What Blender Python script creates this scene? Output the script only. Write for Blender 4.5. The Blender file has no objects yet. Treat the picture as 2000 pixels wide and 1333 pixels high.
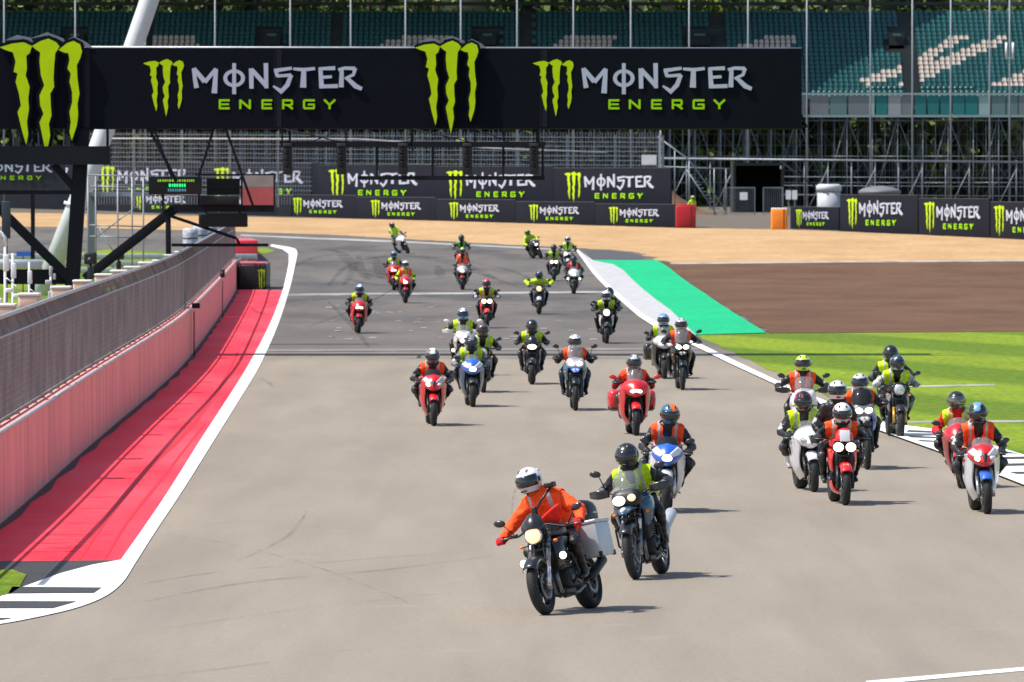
import bpy, bmesh, math, random
import numpy as np
from mathutils import Vector, Matrix
from mathutils import noise as mnoise

R = math.radians
sc = bpy.context.scene
C = sc.collection
random.seed(7)

# ------------------------------------------------------------------ camera, world, sun, exposure
FPX = 16100.0          # focal length in pixels of the 2000 px wide photograph
HC = 4.9               # camera height above the track
PYH = 340.0            # horizon row
cam_d = bpy.data.cameras.new("camera")
cam = bpy.data.objects.new("camera", cam_d)
C.objects.link(cam)
sc.camera = cam
cam.location = (0, 0, HC)
cam.rotation_euler = (R(90), 0, 0)
cam_d.sensor_width = 36.0
cam_d.lens = 36.0 * FPX / 2000.0
cam_d.shift_y = -(666.5 - PYH) / 2000.0
cam_d.clip_start = 1.0
cam_d.clip_end = 6000.0
cam_d.dof.use_dof = True
cam_d.dof.focus_distance = 108.0
cam_d.dof.aperture_fstop = 11.0

SUN_EL, SUN_AZ = R(58), R(12)
to_sun = Vector((-math.cos(SUN_EL) * math.cos(SUN_AZ), -math.cos(SUN_EL) * math.sin(SUN_AZ), math.sin(SUN_EL)))
world = bpy.data.worlds.new("World")
sc.world = world
world.use_nodes = True
wn = world.node_tree
sky = wn.nodes.new("ShaderNodeTexSky")
sky.sky_type = 'NISHITA'
sky.sun_disc = False
sky.sun_elevation = SUN_EL
sky.sun_rotation = R(258)
sky.dust_density = 1.5
bg = wn.nodes["Background"]
bg.inputs["Strength"].default_value = 0.125
wn.links.new(sky.outputs[0], bg.inputs["Color"])
sun_d = bpy.data.lights.new("sun", 'SUN')
sun_d.energy = 4.6
sun_d.angle = R(0.5)
sun_d.color = (1.0, 0.94, 0.85)
sun = bpy.data.objects.new("sun", sun_d)
C.objects.link(sun)
sun.rotation_euler = (-to_sun).to_track_quat('-Z', 'Y').to_euler()
sun.location = (-30, -5, 60)
sc.view_settings.view_transform = 'Standard'
sc.view_settings.look = 'None'
sc.view_settings.exposure = 0.42
sc.view_settings.gamma = 1.0
sc.render.engine = 'CYCLES'
sc.cycles.max_bounces = 6
sc.cycles.transparent_max_bounces = 12

# ------------------------------------------------------------------ terrain: flat, then a gentle rise
def terr(Y):
    s = 0.0095
    if Y < 310: return 0.0
    if Y < 390: return s * (Y - 310) ** 2 / 160.0
    if Y < 530: return s * (40 + (Y - 390))
    if Y < 570: return s * (180 + (Y - 530) - (Y - 530) ** 2 / 80.0)
    return s * 200
def G(px, py):
    """point of the ground seen at a pixel of the photograph"""
    a, b = 30.0, 1400.0
    for _ in range(60):
        m = 0.5 * (a + b)
        if PYH + FPX * (HC - terr(m)) / m > py: a = m
        else: b = m
    Y = 0.5 * (a + b)
    return Vector(((px - 1000.0) * Y / FPX, Y, terr(Y)))
def P(px, py, Y):
    return Vector(((px - 1000.0) * Y / FPX, Y, HC + (PYH - py) * Y / FPX))

# ------------------------------------------------------------------ materials
MATS = {}
def mat(name, col, rough=0.6, metal=0.0, var=0.0, vs=3.0, bump=0.0, bs=40.0, coat=0.0, stretch=None, spec=0.5):
    if name in MATS: return MATS[name]
    m = bpy.data.materials.new(name); m.use_nodes = True
    nt = m.node_tree; b = nt.nodes["Principled BSDF"]
    b.inputs["Base Color"].default_value = (*col, 1)
    b.inputs["Roughness"].default_value = rough
    b.inputs["Metallic"].default_value = metal
    b.inputs["Coat Weight"].default_value = coat
    b.inputs["Specular IOR Level"].default_value = spec
    tc = nt.nodes.new("ShaderNodeTexCoord")
    src = tc.outputs["Object"]
    if stretch:
        mp = nt.nodes.new("ShaderNodeMapping"); mp.inputs["Scale"].default_value = stretch
        nt.links.new(src, mp.inputs["Vector"]); src = mp.outputs["Vector"]
    if var:
        n = nt.nodes.new("ShaderNodeTexNoise"); n.inputs["Scale"].default_value = vs; n.inputs["Detail"].default_value = 6
        nt.links.new(src, n.inputs["Vector"])
        mr = nt.nodes.new("ShaderNodeMapRange"); mr.inputs["From Min"].default_value = 0.3; mr.inputs["From Max"].default_value = 0.7
        mr.inputs["To Min"].default_value = 1 - var; mr.inputs["To Max"].default_value = 1 + var
        nt.links.new(n.outputs["Fac"], mr.inputs["Value"])
        mx = nt.nodes.new("ShaderNodeMix"); mx.data_type = 'RGBA'; mx.blend_type = 'MULTIPLY'; mx.inputs[0].default_value = 1
        mx.inputs[6].default_value = (*col, 1)
        nt.links.new(mr.outputs[0], mx.inputs[7]); nt.links.new(mx.outputs[2], b.inputs["Base Color"])
    if bump:
        n2 = nt.nodes.new("ShaderNodeTexNoise"); n2.inputs["Scale"].default_value = bs; n2.inputs["Detail"].default_value = 4
        nt.links.new(src, n2.inputs["Vector"])
        bp = nt.nodes.new("ShaderNodeBump"); bp.inputs["Strength"].default_value = bump; bp.inputs["Distance"].default_value = 0.02
        nt.links.new(n2.outputs["Fac"], bp.inputs["Height"]); nt.links.new(bp.outputs[0], b.inputs["Normal"])
    MATS[name] = m
    return m
def emat(name, col, s):
    if name in MATS: return MATS[name]
    m = bpy.data.materials.new(name); m.use_nodes = True
    b = m.node_tree.nodes["Principled BSDF"]
    b.inputs["Base Color"].default_value = (*col, 1); b.inputs["Emission Color"].default_value = (*col, 1)
    b.inputs["Emission Strength"].default_value = s
    MATS[name] = m
    return m
def gmat(name, tint, opac, rough=0.08):
    if name in MATS: return MATS[name]
    m = bpy.data.materials.new(name); m.use_nodes = True
    nt = m.node_tree; nt.nodes.remove(nt.nodes["Principled BSDF"])
    out = nt.nodes["Material Output"]
    tr = nt.nodes.new("ShaderNodeBsdfTransparent"); tr.inputs[0].default_value = (*[1 - (1 - t) * (0.25 if opac < .3 else .8) for t in tint], 1)
    pr = nt.nodes.new("ShaderNodeBsdfPrincipled"); pr.inputs["Base Color"].default_value = (*tint, 1); pr.inputs["Roughness"].default_value = rough
    mx = nt.nodes.new("ShaderNodeMixShader"); mx.inputs[0].default_value = opac
    nt.links.new(tr.outputs[0], mx.inputs[1]); nt.links.new(pr.outputs[0], mx.inputs[2]); nt.links.new(mx.outputs[0], out.inputs[0])
    MATS[name] = m
    return m
def paint(name, col): return mat("paint_" + name, col, 0.28, 0, coat=0.6)
def cloth(name, col):
    if name == 'black': return mat("black_leather", (.0085, .0085, .010), .45, 0, var=.3, vs=9, bump=.6, bs=14)
    return mat("cloth_" + name, col, 0.85, 0, var=0.22, vs=14, bump=0.7, bs=16)

PAL = {'red': (.62, .012, .018), 'dred': (.34, .012, .016), 'white': (.72, .73, .76), 'blue': (.02, .12, .55), 'navy': (.018, .06, .12),
       'black': (.012, .012, .014), 'grey': (.16, .17, .18), 'silver': (.5, .51, .53), 'teal': (.03, .13, .2), 'green': (.1, .4, .02),
       'orange': (.85, .16, .01), 'neon': (.55, .75, .02), 'gold': (.55, .33, .06), 'lblue': (.15, .32, .62), 'brown': (.12, .07, .05),
       'lime': (.50, .72, .004), 'vorange': (1.0, .085, .008), 'pinkish': (.85, .28, .22)}
def pm(c): return paint(c, PAL[c])
def cm(c): return cloth(c, PAL[c])
BLK = mat("satin_black", (.009, .010, .012), .45)
RUB = mat("tyre_rubber", (.013, .013, .0135), .75, var=.25, vs=20, bump=.4, bs=60)
MET = mat("cast_metal", (.22, .23, .24), .4, .8, var=.3, vs=12)
DMET = mat("dark_engine_metal", (.020, .021, .024), .45, .4, var=.4, vs=15)
CHR = mat("bright_metal", (.62, .63, .65), .25, .9)
ALU = mat("brushed_aluminium", (.52, .54, .58), .42, .35, var=.08, vs=8)
RIMD = mat("dark_wheel_rim", (.03, .03, .032), .35, .5)
VIN = mat("seat_vinyl", (.018, .018, .02), .6, bump=.2)
LAMP = emat("lit_headlight_lens", (1, .9, .74), 2.6)
LAMPW = emat("lit_warm_lamp_lens", (1, .66, .36), .8)
LAMPO = mat("unlit_lamp_lens", (.6, .62, .64), .12, .3)
AMB = mat("amber_indicator_lens", (.85, .22, .02), .25)
GLS = gmat("clear_screen", (.5, .52, .55), .14)
GLD = gmat("dark_screen", (.03, .035, .04), .55)
VIS = mat("dark_visor", (.012, .014, .018), .12, .2, coat=1)
VISM = mat("mirrored_visor", (.25, .24, .2), .1, .9)
REFL = mat("reflective_tape", (.42, .43, .43), .4, .15)

# ------------------------------------------------------------------ mesh builder
class MB:
    def __init__(s): s.v = []; s.f = []; s.m = []; s.s = []
    def add(s, vs, fs, m=0, smooth=False):
        o = len(s.v); s.v += [tuple(p) for p in vs]
        for f in fs: s.f.append([o + i for i in f]); s.m.append(m); s.s.append(smooth)
        return s
    def box(s, c, d, m=0, bev=0.0, rot=None):
        hx, hy, hz = d[0] / 2, d[1] / 2, d[2] / 2
        M = rot.to_3x3() if rot is not None else None
        c = Vector(c)
        def T(p):
            p = Vector(p)
            if M is not None: p = M @ p
            return c + p
        if not bev:
            vs = [T((x * hx, y * hy, z * hz)) for x in (-1, 1) for y in (-1, 1) for z in (-1, 1)]
            return s.add(vs, [(0, 1, 3, 2), (4, 6, 7, 5), (0, 4, 5, 1), (2, 3, 7, 6), (0, 2, 6, 4), (1, 5, 7, 3)], m)
        b = bmesh.new(); bmesh.ops.create_cube(b, size=1)
        for v in b.verts: v.co = Vector((v.co.x * d[0], v.co.y * d[1], v.co.z * d[2]))
        bmesh.ops.bevel(b, geom=b.edges[:] , offset=bev, segments=2, affect='EDGES', profile=.6)
        b.verts.ensure_lookup_table()
        s.add([T(v.co) for v in b.verts], [[v.index for v in f.verts] for f in b.faces], m, True)
        b.free(); return s
    def tube(s, pts, r, m=0, n=8, cap=True, smooth=True):
        pts = [Vector(p) for p in pts]
        if not hasattr(r, '__len__'): r = [r] * len(pts)
        vs = []; fs = []
        prev = None
        for i, p in enumerate(pts):
            d = (pts[min(i + 1, len(pts) - 1)] - pts[max(i - 1, 0)])
            if d.length < 1e-9: d = Vector((0, 0, 1))
            d.normalize()
            if prev is None:
                u = d.cross(Vector((0, 0, 1)))
                if u.length < .05: u = d.cross(Vector((1, 0, 0)))
            else: u = prev - d * prev.dot(d)
            u.normalize(); prev = u; w = d.cross(u)
            for k in range(n):
                a = 2 * math.pi * k / n
                vs.append(p + (u * math.cos(a) + w * math.sin(a)) * r[i])
        for i in range(len(pts) - 1):
            for k in range(n):
                k2 = (k + 1) % n
                fs.append((i * n + k, i * n + k2, (i + 1) * n + k2, (i + 1) * n + k))
        if cap: fs.append(tuple(range(n))[::-1]); fs.append(tuple((len(pts) - 1) * n + k for k in range(n)))
        return s.add(vs, fs, m, smooth)
    def loft(s, st, m=0, n=20, e=2.4, mfun=None):
        """st: (y, cz, halfw, halfh[, cx]) sections along y"""
        vs = []; fs = []
        st2 = []
        for i in range(len(st) - 1):
            for k in range(3):
                t = k / 3.0
                p0 = st[max(i - 1, 0)]; p1 = st[i]; p2 = st[i + 1]; p3 = st[min(i + 2, len(st) - 1)]
                q = []
                for a in range(len(p1)):
                    q.append(.5 * (2 * p1[a] + (p2[a] - p0[a]) * t + (2 * p0[a] - 5 * p1[a] + 4 * p2[a] - p3[a]) * t * t + (3 * p1[a] - p0[a] - 3 * p2[a] + p3[a]) * t ** 3))
                st2.append(q)
        st2.append(list(st[-1]))
        for q in st2:
            cx = q[4] if len(q) > 4 else 0
            for k in range(n):
                a = 2 * math.pi * k / n; ca, sa = math.cos(a), math.sin(a)
                x = cx + max(q[2], .002) * math.copysign(abs(ca) ** (2 / e), ca)
                z = q[1] + max(q[3], .002) * math.copysign(abs(sa) ** (2 / e), sa)
                vs.append((x, q[0], z))
        L = len(st2)
        for i in range(L - 1):
            for k in range(n):
                k2 = (k + 1) % n
                fs.append((i * n + k, (i + 1) * n + k, (i + 1) * n + k2, i * n + k2))
        fs.append(tuple(range(n))); fs.append(tuple((L - 1) * n + k for k in range(n))[::-1])
        return s.add(vs, fs, m, True)
    def ell(s, c, r, m=0, n=14, rot=None):
        vs = []; fs = []
        c = Vector(c); k2 = n // 2
        for i in range(k2 + 1):
            ph = math.pi * i / k2
            for k in range(n):
                a = 2 * math.pi * k / n
                p = Vector((r[0] * math.sin(ph) * math.cos(a), r[1] * math.sin(ph) * math.sin(a), r[2] * math.cos(ph)))
                if rot is not None: p = rot.to_3x3() @ p
                vs.append(c + p)
        for i in range(k2):
            for k in range(n): fs.append((i * n + k, (i + 1) * n + k, (i + 1) * n + (k + 1) % n, i * n + (k + 1) % n))
        return s.add(vs, fs, m, True)
    def rev(s, prof, c, m=0, n=28):
        """revolve a profile of (x, radius) about the x axis through c"""
        vs = []; fs = []; L = len(prof)
        for k in range(n):
            a = 2 * math.pi * k / n
            for x, r in prof: vs.append((c[0] + x, c[1] + r * math.cos(a), c[2] + r * math.sin(a)))
        for k in range(n):
            k2 = (k + 1) % n
            for i in range(L):
                i2 = (i + 1) % L
                fs.append((k * L + i, k * L + i2, k2 * L + i2, k2 * L + i))
        return s.add(vs, fs, m, True)
    def sheet(s, rows, th=.008, m=0, sub=3):
        """smooth thick panel through a grid of points"""
        A = np.array([[tuple(p) for p in r] for r in rows], float)
        def cr(A, k):
            n = A.shape[0]; out = []
            for i in range(n - 1):
                p0, p1, p2, p3 = A[max(i - 1, 0)], A[i], A[i + 1], A[min(i + 2, n - 1)]
                for j in range(k):
                    t = j / k
                    out.append(.5 * (2 * p1 + (p2 - p0) * t + (2 * p0 - 5 * p1 + 4 * p2 - p3) * t * t + (3 * p1 - p0 - 3 * p2 + p3) * t ** 3))
            out.append(A[-1]); return np.array(out)
        A = cr(A, sub); A = cr(A.transpose(1, 0, 2), sub).transpose(1, 0, 2)
        nu, nv = A.shape[:2]
        du = np.gradient(A, axis=0); dv = np.gradient(A, axis=1)
        N = np.cross(du, dv); N /= (np.linalg.norm(N, axis=2, keepdims=True) + 1e-9)
        B = A - N * th
        vs = [tuple(p) for p in A.reshape(-1, 3)] + [tuple(p) for p in B.reshape(-1, 3)]
        o = nu * nv; fs = []
        for i in range(nu - 1):
            for j in range(nv - 1):
                a = i * nv + j; fs.append((a, a + nv, a + nv + 1, a + 1)); fs.append((o + a, o + a + 1, o + a + nv + 1, o + a + nv))
        for i in range(nu - 1):
            a = i * nv; fs.append((a, o + a, o + a + nv, a + nv)); a = i * nv + nv - 1; fs.append((a, a + nv, o + a + nv, o + a))
        for j in range(nv - 1):
            a = j; fs.append((a, a + 1, o + a + 1, o + a)); a = (nu - 1) * nv + j; fs.append((a, o + a, o + a + 1, a + 1))
        return s.add(vs, fs, m, True)
    def prism(s, poly, z0, z1, M, m=0):
        """extruded polygon; M maps (u, v, depth) to a point"""
        n = len(poly)
        ar = sum(poly[i][0] * poly[(i + 1) % n][1] - poly[(i + 1) % n][0] * poly[i][1] for i in range(n))
        if ar < 0: poly = poly[::-1]
        vs = [M(p[0], p[1], z0) for p in poly] + [M(p[0], p[1], z1) for p in poly]
        fs = [tuple(range(n))[::-1], tuple(range(n, 2 * n))] + [(i, (i + 1) % n, n + (i + 1) % n, n + i) for i in range(n)]
        return s.add(vs, fs, m)
    def mirror(s):
        o = len(s.v); s.v += [(-x, y, z) for x, y, z in s.v[:o]]
        for f, m, sm in list(zip(s.f, s.m, s.s)): s.f.append([o + i for i in f][::-1]); s.m.append(m); s.s.append(sm)
        return s
    def mesh(s, name, nm=1):
        me = bpy.data.meshes.new(name)
        me.from_pydata(s.v, [], s.f)
        me.polygons.foreach_set("material_index", s.m)
        me.polygons.foreach_set("use_smooth", s.s)
        bm = bmesh.new(); bm.from_mesh(me); bmesh.ops.recalc_face_normals(bm, faces=bm.faces); bm.to_mesh(me); bm.free()
        for _ in range(nm): me.materials.append(None)
        me.update(); return me

CACHE = {}
def put(name, me, mats, parent=None, loc=None, rot=None, label=None):
    if not isinstance(mats, (list, tuple)): mats = [mats]
    o = bpy.data.objects.new(name, me); C.objects.link(o)
    while len(me.materials) < len(mats): me.materials.append(None)
    for i, m in enumerate(mats):
        o.material_slots[i].link = 'OBJECT'; o.material_slots[i].material = m
    if parent is not None: o.parent = parent
    if loc is not None: o.location = loc
    if rot is not None: o.rotation_euler = rot
    if label: o["label"] = label
    return o
def part(name, key, fn, mats, parent, label=None):
    if key is None or key not in CACHE:
        me = fn(MB()).mesh(name, len(mats) if isinstance(mats, (list, tuple)) else 1)
        if key is not None: CACHE[key] = me
    else: me = CACHE[key]
    return put(name, me, mats, parent, label=label)
def tag(o, label=None, cat=None, group=None, kind=None):
    if label: o["label"] = label
    if cat: o["category"] = cat
    if group: o["group"] = group
    if kind: o["kind"] = kind
    return o
def empty(name, loc=(0, 0, 0), rot=(0, 0, 0)):
    o = bpy.data.objects.new(name, None); C.objects.link(o)
    o.location = loc; o.rotation_euler = rot; o.empty_display_size = .3
    return o

# ------------------------------------------------------------------ the ground
def sheet_poly(name, pts, dz, m, pix=True, step=10.0, kind='structure', label=None, rag=0):
    P2 = [G(*p) for p in pts] if pix else [Vector((p[0], p[1], 0)) for p in pts]
    if rag:
        rr_ = random.Random(len(name)); Q2 = []
        for a, b in zip(P2, P2[1:] + P2[:1]):
            n = max(1, min(60, int((b - a).length / 1.2)))
            for j in range(n): q = a.lerp(b, j / n); Q2.append(Vector((q.x + rr_.uniform(-rag, rag), q.y + rr_.uniform(-rag, rag) * .5, 0)))
        P2 = Q2
    bm = bmesh.new()
    f = bm.faces.new([bm.verts.new((p.x, p.y, 0)) for p in P2])
    bm.normal_update()
    if f.normal.z < 0: f.normal_flip()
    ys = [p.y for p in P2]
    y = math.ceil(min(ys) / step) * step
    while y < min(max(ys), 600):
        if y > 300: bmesh.ops.bisect_plane(bm, geom=bm.verts[:] + bm.edges[:] + bm.faces[:], plane_co=(0, y, 0), plane_no=(0, 1, 0))
        y += step
    bmesh.ops.triangulate(bm, faces=bm.faces[:])
    for v in bm.verts: v.co.z = terr(v.co.y) + dz
    me = bpy.data.meshes.new(name); bm.to_mesh(me); bm.free()
    for p in me.polygons: p.use_smooth = True
    o = put(name, me, m)
    tag(o, kind=kind)
    if label: o["label"] = label
    return o

def ground_mat(name, cols, kind):
    m = bpy.data.materials.new(name); m.use_nodes = True
    nt = m.node_tree; b = nt.nodes["Principled BSDF"]; L = nt.links.new
    def N(t, **kw):
        n = nt.nodes.new(t)
        for k, v in kw.items(): n.inputs[k].default_value = v
        return n
    tc = N("ShaderNodeTexCoord"); pos = tc.outputs["Object"]
    def noise(scale, detail=5, st=None, rough=.55):
        src = pos
        if st:
            mp = N("ShaderNodeMapping"); mp.inputs["Scale"].default_value = st; L(pos, mp.inputs["Vector"]); src = mp.outputs[0]
        n = N("ShaderNodeTexNoise", Scale=scale, Detail=detail, Roughness=rough); L(src, n.inputs["Vector"]); return n.outputs["Fac"]
    def mr(x, a, b_, c, d):
        n = N("ShaderNodeMapRange"); L(x, n.inputs["Value"])
        for k, v in zip(("From Min", "From Max", "To Min", "To Max"), (a, b_, c, d)): n.inputs[k].default_value = v
        return n.outputs[0]
    def mix(f, a, b_, mode='MIX'):
        n = N("ShaderNodeMix"); n.data_type = 'RGBA'; n.blend_type = mode
        if isinstance(f, float): n.inputs[0].default_value = f
        else: L(f, n.inputs[0])
        for i, x in ((6, a), (7, b_)):
            if isinstance(x, tuple): n.inputs[i].default_value = (*x, 1)
            else: L(x, n.inputs[i])
        return n.outputs[2]
    sep = N("ShaderNodeSeparateXYZ"); L(pos, sep.inputs[0])
    rough = .85
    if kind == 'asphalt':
        # the near surface is paler, the far part is darker
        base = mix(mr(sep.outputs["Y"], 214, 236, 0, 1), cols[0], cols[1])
        base = mix(mr(noise(.05, 5, (1, .5, 1)), .36, .64, 0, .32), base, cols[2])
        base = mix(1.0, base, mr(noise(.9, 6, (1, .08, 1)), .3, .7, .90, 1.10), 'MULTIPLY')
        base = mix(1.0, base, mr(noise(14, 3), .25, .75, .9, 1.1), 'MULTIPLY')
        base = mix(1.0, base, mr(noise(45, 3, None, .9), .25, .75, .74, 1.26), 'MULTIPLY')
        # rubbered, mottled patches on the far part and a darker racing line
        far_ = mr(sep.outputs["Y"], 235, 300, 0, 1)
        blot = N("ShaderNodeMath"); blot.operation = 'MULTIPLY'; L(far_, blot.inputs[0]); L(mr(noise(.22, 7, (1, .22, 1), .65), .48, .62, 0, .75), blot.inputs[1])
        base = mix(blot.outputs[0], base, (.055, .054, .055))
        base = mix(mr(noise(.35, 7, (1.6, .05, 1), .6), .52, .72, 0, .22), base, (.12, .11, .10))
        base = mix(mr(noise(.5, 3, (1, 1, 1), .6), .66, .72, 0, .12), base, (.42, .39, .34))
        rough = .8
    elif kind == 'grass':
        # mowing stripes run diagonally over the field
        w = N("ShaderNodeMath"); w.operation = 'MULTIPLY_ADD'; L(sep.outputs["X"], w.inputs[0]); w.inputs[1].default_value = 4.2
        L(sep.outputs["Y"], w.inputs[2])
        w2 = N("ShaderNodeMath"); w2.operation = 'MULTIPLY'; L(w.outputs[0], w2.inputs[0]); w2.inputs[1].default_value = .17
        sn = N("ShaderNodeMath"); sn.operation = 'SINE'; L(w2.outputs[0], sn.inputs[0])
        base = mix(mr(sn.outputs[0], -.35, .35, 0, 1), cols[0], cols[1])
        base = mix(mr(noise(.35, 6, (1, .3, 1)), .4, .7, 0, .6), base, cols[2])
        base = mix(1.0, base, mr(noise(5, 5, (1, .25, 1), .7), .3, .7, .62, 1.38), 'MULTIPLY')
        base = mix(1.0, base, mr(noise(70, 2), .25, .75, .7, 1.3), 'MULTIPLY')
    elif kind == 'red':
        base = mix(mr(noise(.6, 5, (1, .15, 1)), .35, .65, 0, .6), cols[0], cols[1])
        # long scuffs along the strip and short cross scratches
        base = mix(1.0, base, mr(noise(1.4, 4, (.6, 3.2, 1)), .3, .7, .86, 1.12), 'MULTIPLY')
        base = mix(1.0, base, mr(noise(40, 2), .25, .75, .88, 1.12), 'MULTIPLY')
        rough = .7
    else:
        base = mix(mr(noise(.25, 6, (1, .35, 1)), .35, .65, 0, 1), cols[0], cols[1])
        base = mix(1.0, base, mr(noise(2.2, 5, (1, .4, 1)), .3, .7, .86, 1.14), 'MULTIPLY')
        base = mix(1.0, base, mr(noise(25, 3), .25, .75, .72, 1.28), 'MULTIPLY')
    L(base, b.inputs["Base Color"]); b.inputs["Roughness"].default_value = rough
    b.inputs["Specular IOR Level"].default_value = .25
    bp = N("ShaderNodeBump", Strength=.35, Distance=.02)
    L(noise(30 if kind != 'soil' else 18, 4), bp.inputs["Height"]); L(bp.outputs[0], b.inputs["Normal"])
    return m

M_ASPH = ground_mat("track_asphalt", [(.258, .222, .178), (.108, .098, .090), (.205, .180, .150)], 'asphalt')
M_PIT = ground_mat("pit_asphalt", [(.13, .125, .12), (.13, .125, .12), (.1, .1, .1)], 'asphalt')
M_GRASS = ground_mat("mown_grass", [(.085, .155, .001), (.175, .255, .006), (.12, .17, .003)], 'grass')
M_GRAVEL = ground_mat("gravel", [(.385, .24, .112), (.46, .30, .15)], 'x')
M_SOIL = ground_mat("bare_soil", [(.092, .045, .021), (.132, .068, .035)], 'soil')
M_EARTH = ground_mat("earth", [(.13, .105, .08), (.12, .11, .085)], 'soil')
M_RED = ground_mat("red_painted_tarmac", [(.90, .022, .048), (.94, .10, .13)], 'red')
M_GREEN = ground_mat("green_painted_tarmac", [(.002, .40, .17), (.003, .36, .155)], 'x2')
M_WHITE = mat("white_line_paint", (.78, .78, .77), .7, var=.06, vs=2, bump=.1)
M_WORN = mat("worn_white_paint", (.30, .295, .285), .8, var=.4, vs=1.2, stretch=(1, .4, 1))
M_KERBG = mat("scuffed_grey_white_kerb", (.40, .40, .415), .8, var=.4, vs=4, stretch=(.6, 1.6, 1))
M_KBLK = mat("black_kerb_paint", (.035, .036, .035), .7, var=.45, vs=3, stretch=(.4, 4, 1))
M_SKID = mat("rubber_mark", (.055, .052, .05), .8, var=.3, vs=2)

me = bpy.data.meshes.new("ground")
ysr = [-60, 0, 60, 120, 200, 300] + [310 + 10 * i for i in range(30)] + [700, 900, 1500, 3500]
xs = [-2500, -300, -60, 0, 60, 300, 2500]
me.from_pydata([(x, y, terr(y)) for y in ysr for x in xs], [], [(j * 7 + i, j * 7 + i + 1, (j + 1) * 7 + i + 1, (j + 1) * 7 + i) for j in range(len(ysr) - 1) for i in range(6)])
tag(put("ground", me, M_EARTH), kind='structure')

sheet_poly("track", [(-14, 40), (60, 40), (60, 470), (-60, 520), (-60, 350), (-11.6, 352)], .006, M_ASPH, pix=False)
sheet_poly("pit_lane", [(-60, 40), (-14, 40), (-11.6, 352), (-60, 350)], .006, M_PIT, pix=False)
sheet_poly("gravel_trap", [(-400, 408), (560, 426), (1320, 446), (1540, 449), (2000, 468), (2300, 476), (3600, 492), (3600, 502), (2300, 509), (2000, 511), (1310, 516), (1285, 508), (1240, 492), (1120, 485), (940, 476), (640, 459), (460, 453), (100, 444), (-400, 440)], .012, M_GRAVEL, rag=.3)
sheet_poly("soil_bed", [(1290, 511), (1310, 517), (1650, 513), (2300, 509), (3600, 502), (3600, 642), (2300, 647), (2000, 648), (1800, 650), (1500, 652), (1376, 574)], .018, M_SOIL, rag=.22)
sheet_poly("gravel_edge_line", [(1310, 515), (1650, 511.5), (2300, 507), (2300, 510), (1650, 514), (1310, 517.5)], .024, M_WORN)
sheet_poly("green_runoff", [(1150, 509), (1285, 510), (1309, 526), (1376, 574), (1440, 617), (1497, 652), (1357, 656), (1309, 608), (1270, 579), (1218, 531), (1198, 519), (1160, 512)], .03, M_GREEN)
sheet_poly("grey_kerb", [(1129, 490), (1160, 511), (1198, 518), (1218, 530), (1270, 578), (1309, 607), (1357, 655), (1371, 676), (1290, 637), (1256, 616), (1208, 575), (1160, 529)], .036, M_KERBG)
sheet_poly("grass_verge", [(1357, 656), (1497, 652.5), (1800, 650.5), (2000, 648.5), (2300, 647), (5200, 640), (5200, 2400), (2800, 1300), (2300, 1030), (2100, 935), (2000, 892), (1930, 870), (1831, 843), (1724, 826), (1640, 786), (1540, 741), (1440, 694), (1395, 672)], .012, M_GRASS, rag=.07)
for i, q in enumerate([[(1627, 758), (1944, 752), (1944, 755), (1627, 761)], [(1770, 824.5), (2100, 822), (2100, 825.5), (1770, 828)]]):
    sheet_poly("grass_line", q, .018, M_WORN)
right_in = [(1129, 489), (1160, 529), (1208, 575), (1256, 616), (1290, 637), (1371, 676), (1440, 710), (1520, 748), (1627, 793), (1714, 828)]
right_out = [(1714, 843), (1620, 800), (1510, 752), (1432, 716), (1365, 683), (1285, 645), (1248, 621), (1201, 579), (1155, 532), (1125, 490)]
sheet_poly("track_edge_line", right_in + right_out, .042, M_WHITE)
sheet_poly("striped_kerb", [(1712, 827), (1770, 836), (1831, 844), (1930, 872), (2000, 894), (2100, 937), (2300, 1040), (2800, 1310), (2800, 1400), (2300, 1105), (2100, 998), (2000, 953), (1967, 940), (1826, 884), (1714, 844)], .048, M_WHITE)
for q in [[(1775, 845.5), (1831, 848.5), (1850, 850), (1850, 852), (1770, 849)], [(1772, 856.5), (1842, 860), (1872, 861.5), (1872, 863.5), (1778, 860)], [(1790, 865), (1850, 868), (1890, 869), (1888, 871), (1800, 868)],
          [(1820, 874), (1900, 877), (1932, 878), (1932, 880.5), (1832, 877.5)], [(1850, 886), (1965, 888), (1990, 892), (1860, 890)], [(1885, 900), (2000, 898), (2060, 925), (2060, 921), (2000, 902.5), (1890, 904)], [(1950, 912), (2005, 911), (2030, 915), (1960, 916.5)],
          [(1970, 928), (2080, 928), (2090, 932), (1985, 932)]]:
    sheet_poly("kerb_stripe", q, .054, M_KBLK)

wall_px = [(0, 1031), (78, 960), (144, 896), (222, 827), (303, 770), (351, 725), (375, 695), (432, 620), (462, 566)]
WALL = [Vector((-6.7, 60, 0)), Vector((-6.85, 85, 0))] + [G(*p) for p in wall_px]
WALL[-1].z = 0
def smooth_pts(pts, k=5):
    Q = []
    for i in range(len(pts) - 1):
        p0, p1, p2, p3 = pts[max(i - 1, 0)], pts[i], pts[i + 1], pts[min(i + 2, len(pts) - 1)]
        for j in range(k):
            t = j / k; Q.append(tuple(.5 * (2 * p1[a] + (p2[a] - p0[a]) * t + (2 * p0[a] - 5 * p1[a] + 4 * p2[a] - p3[a]) * t * t + (3 * p1[a] - p0[a] - 3 * p2[a] + p3[a]) * t ** 3) for a in range(len(p1))))
    Q.append(tuple(pts[-1])); return Q
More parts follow.
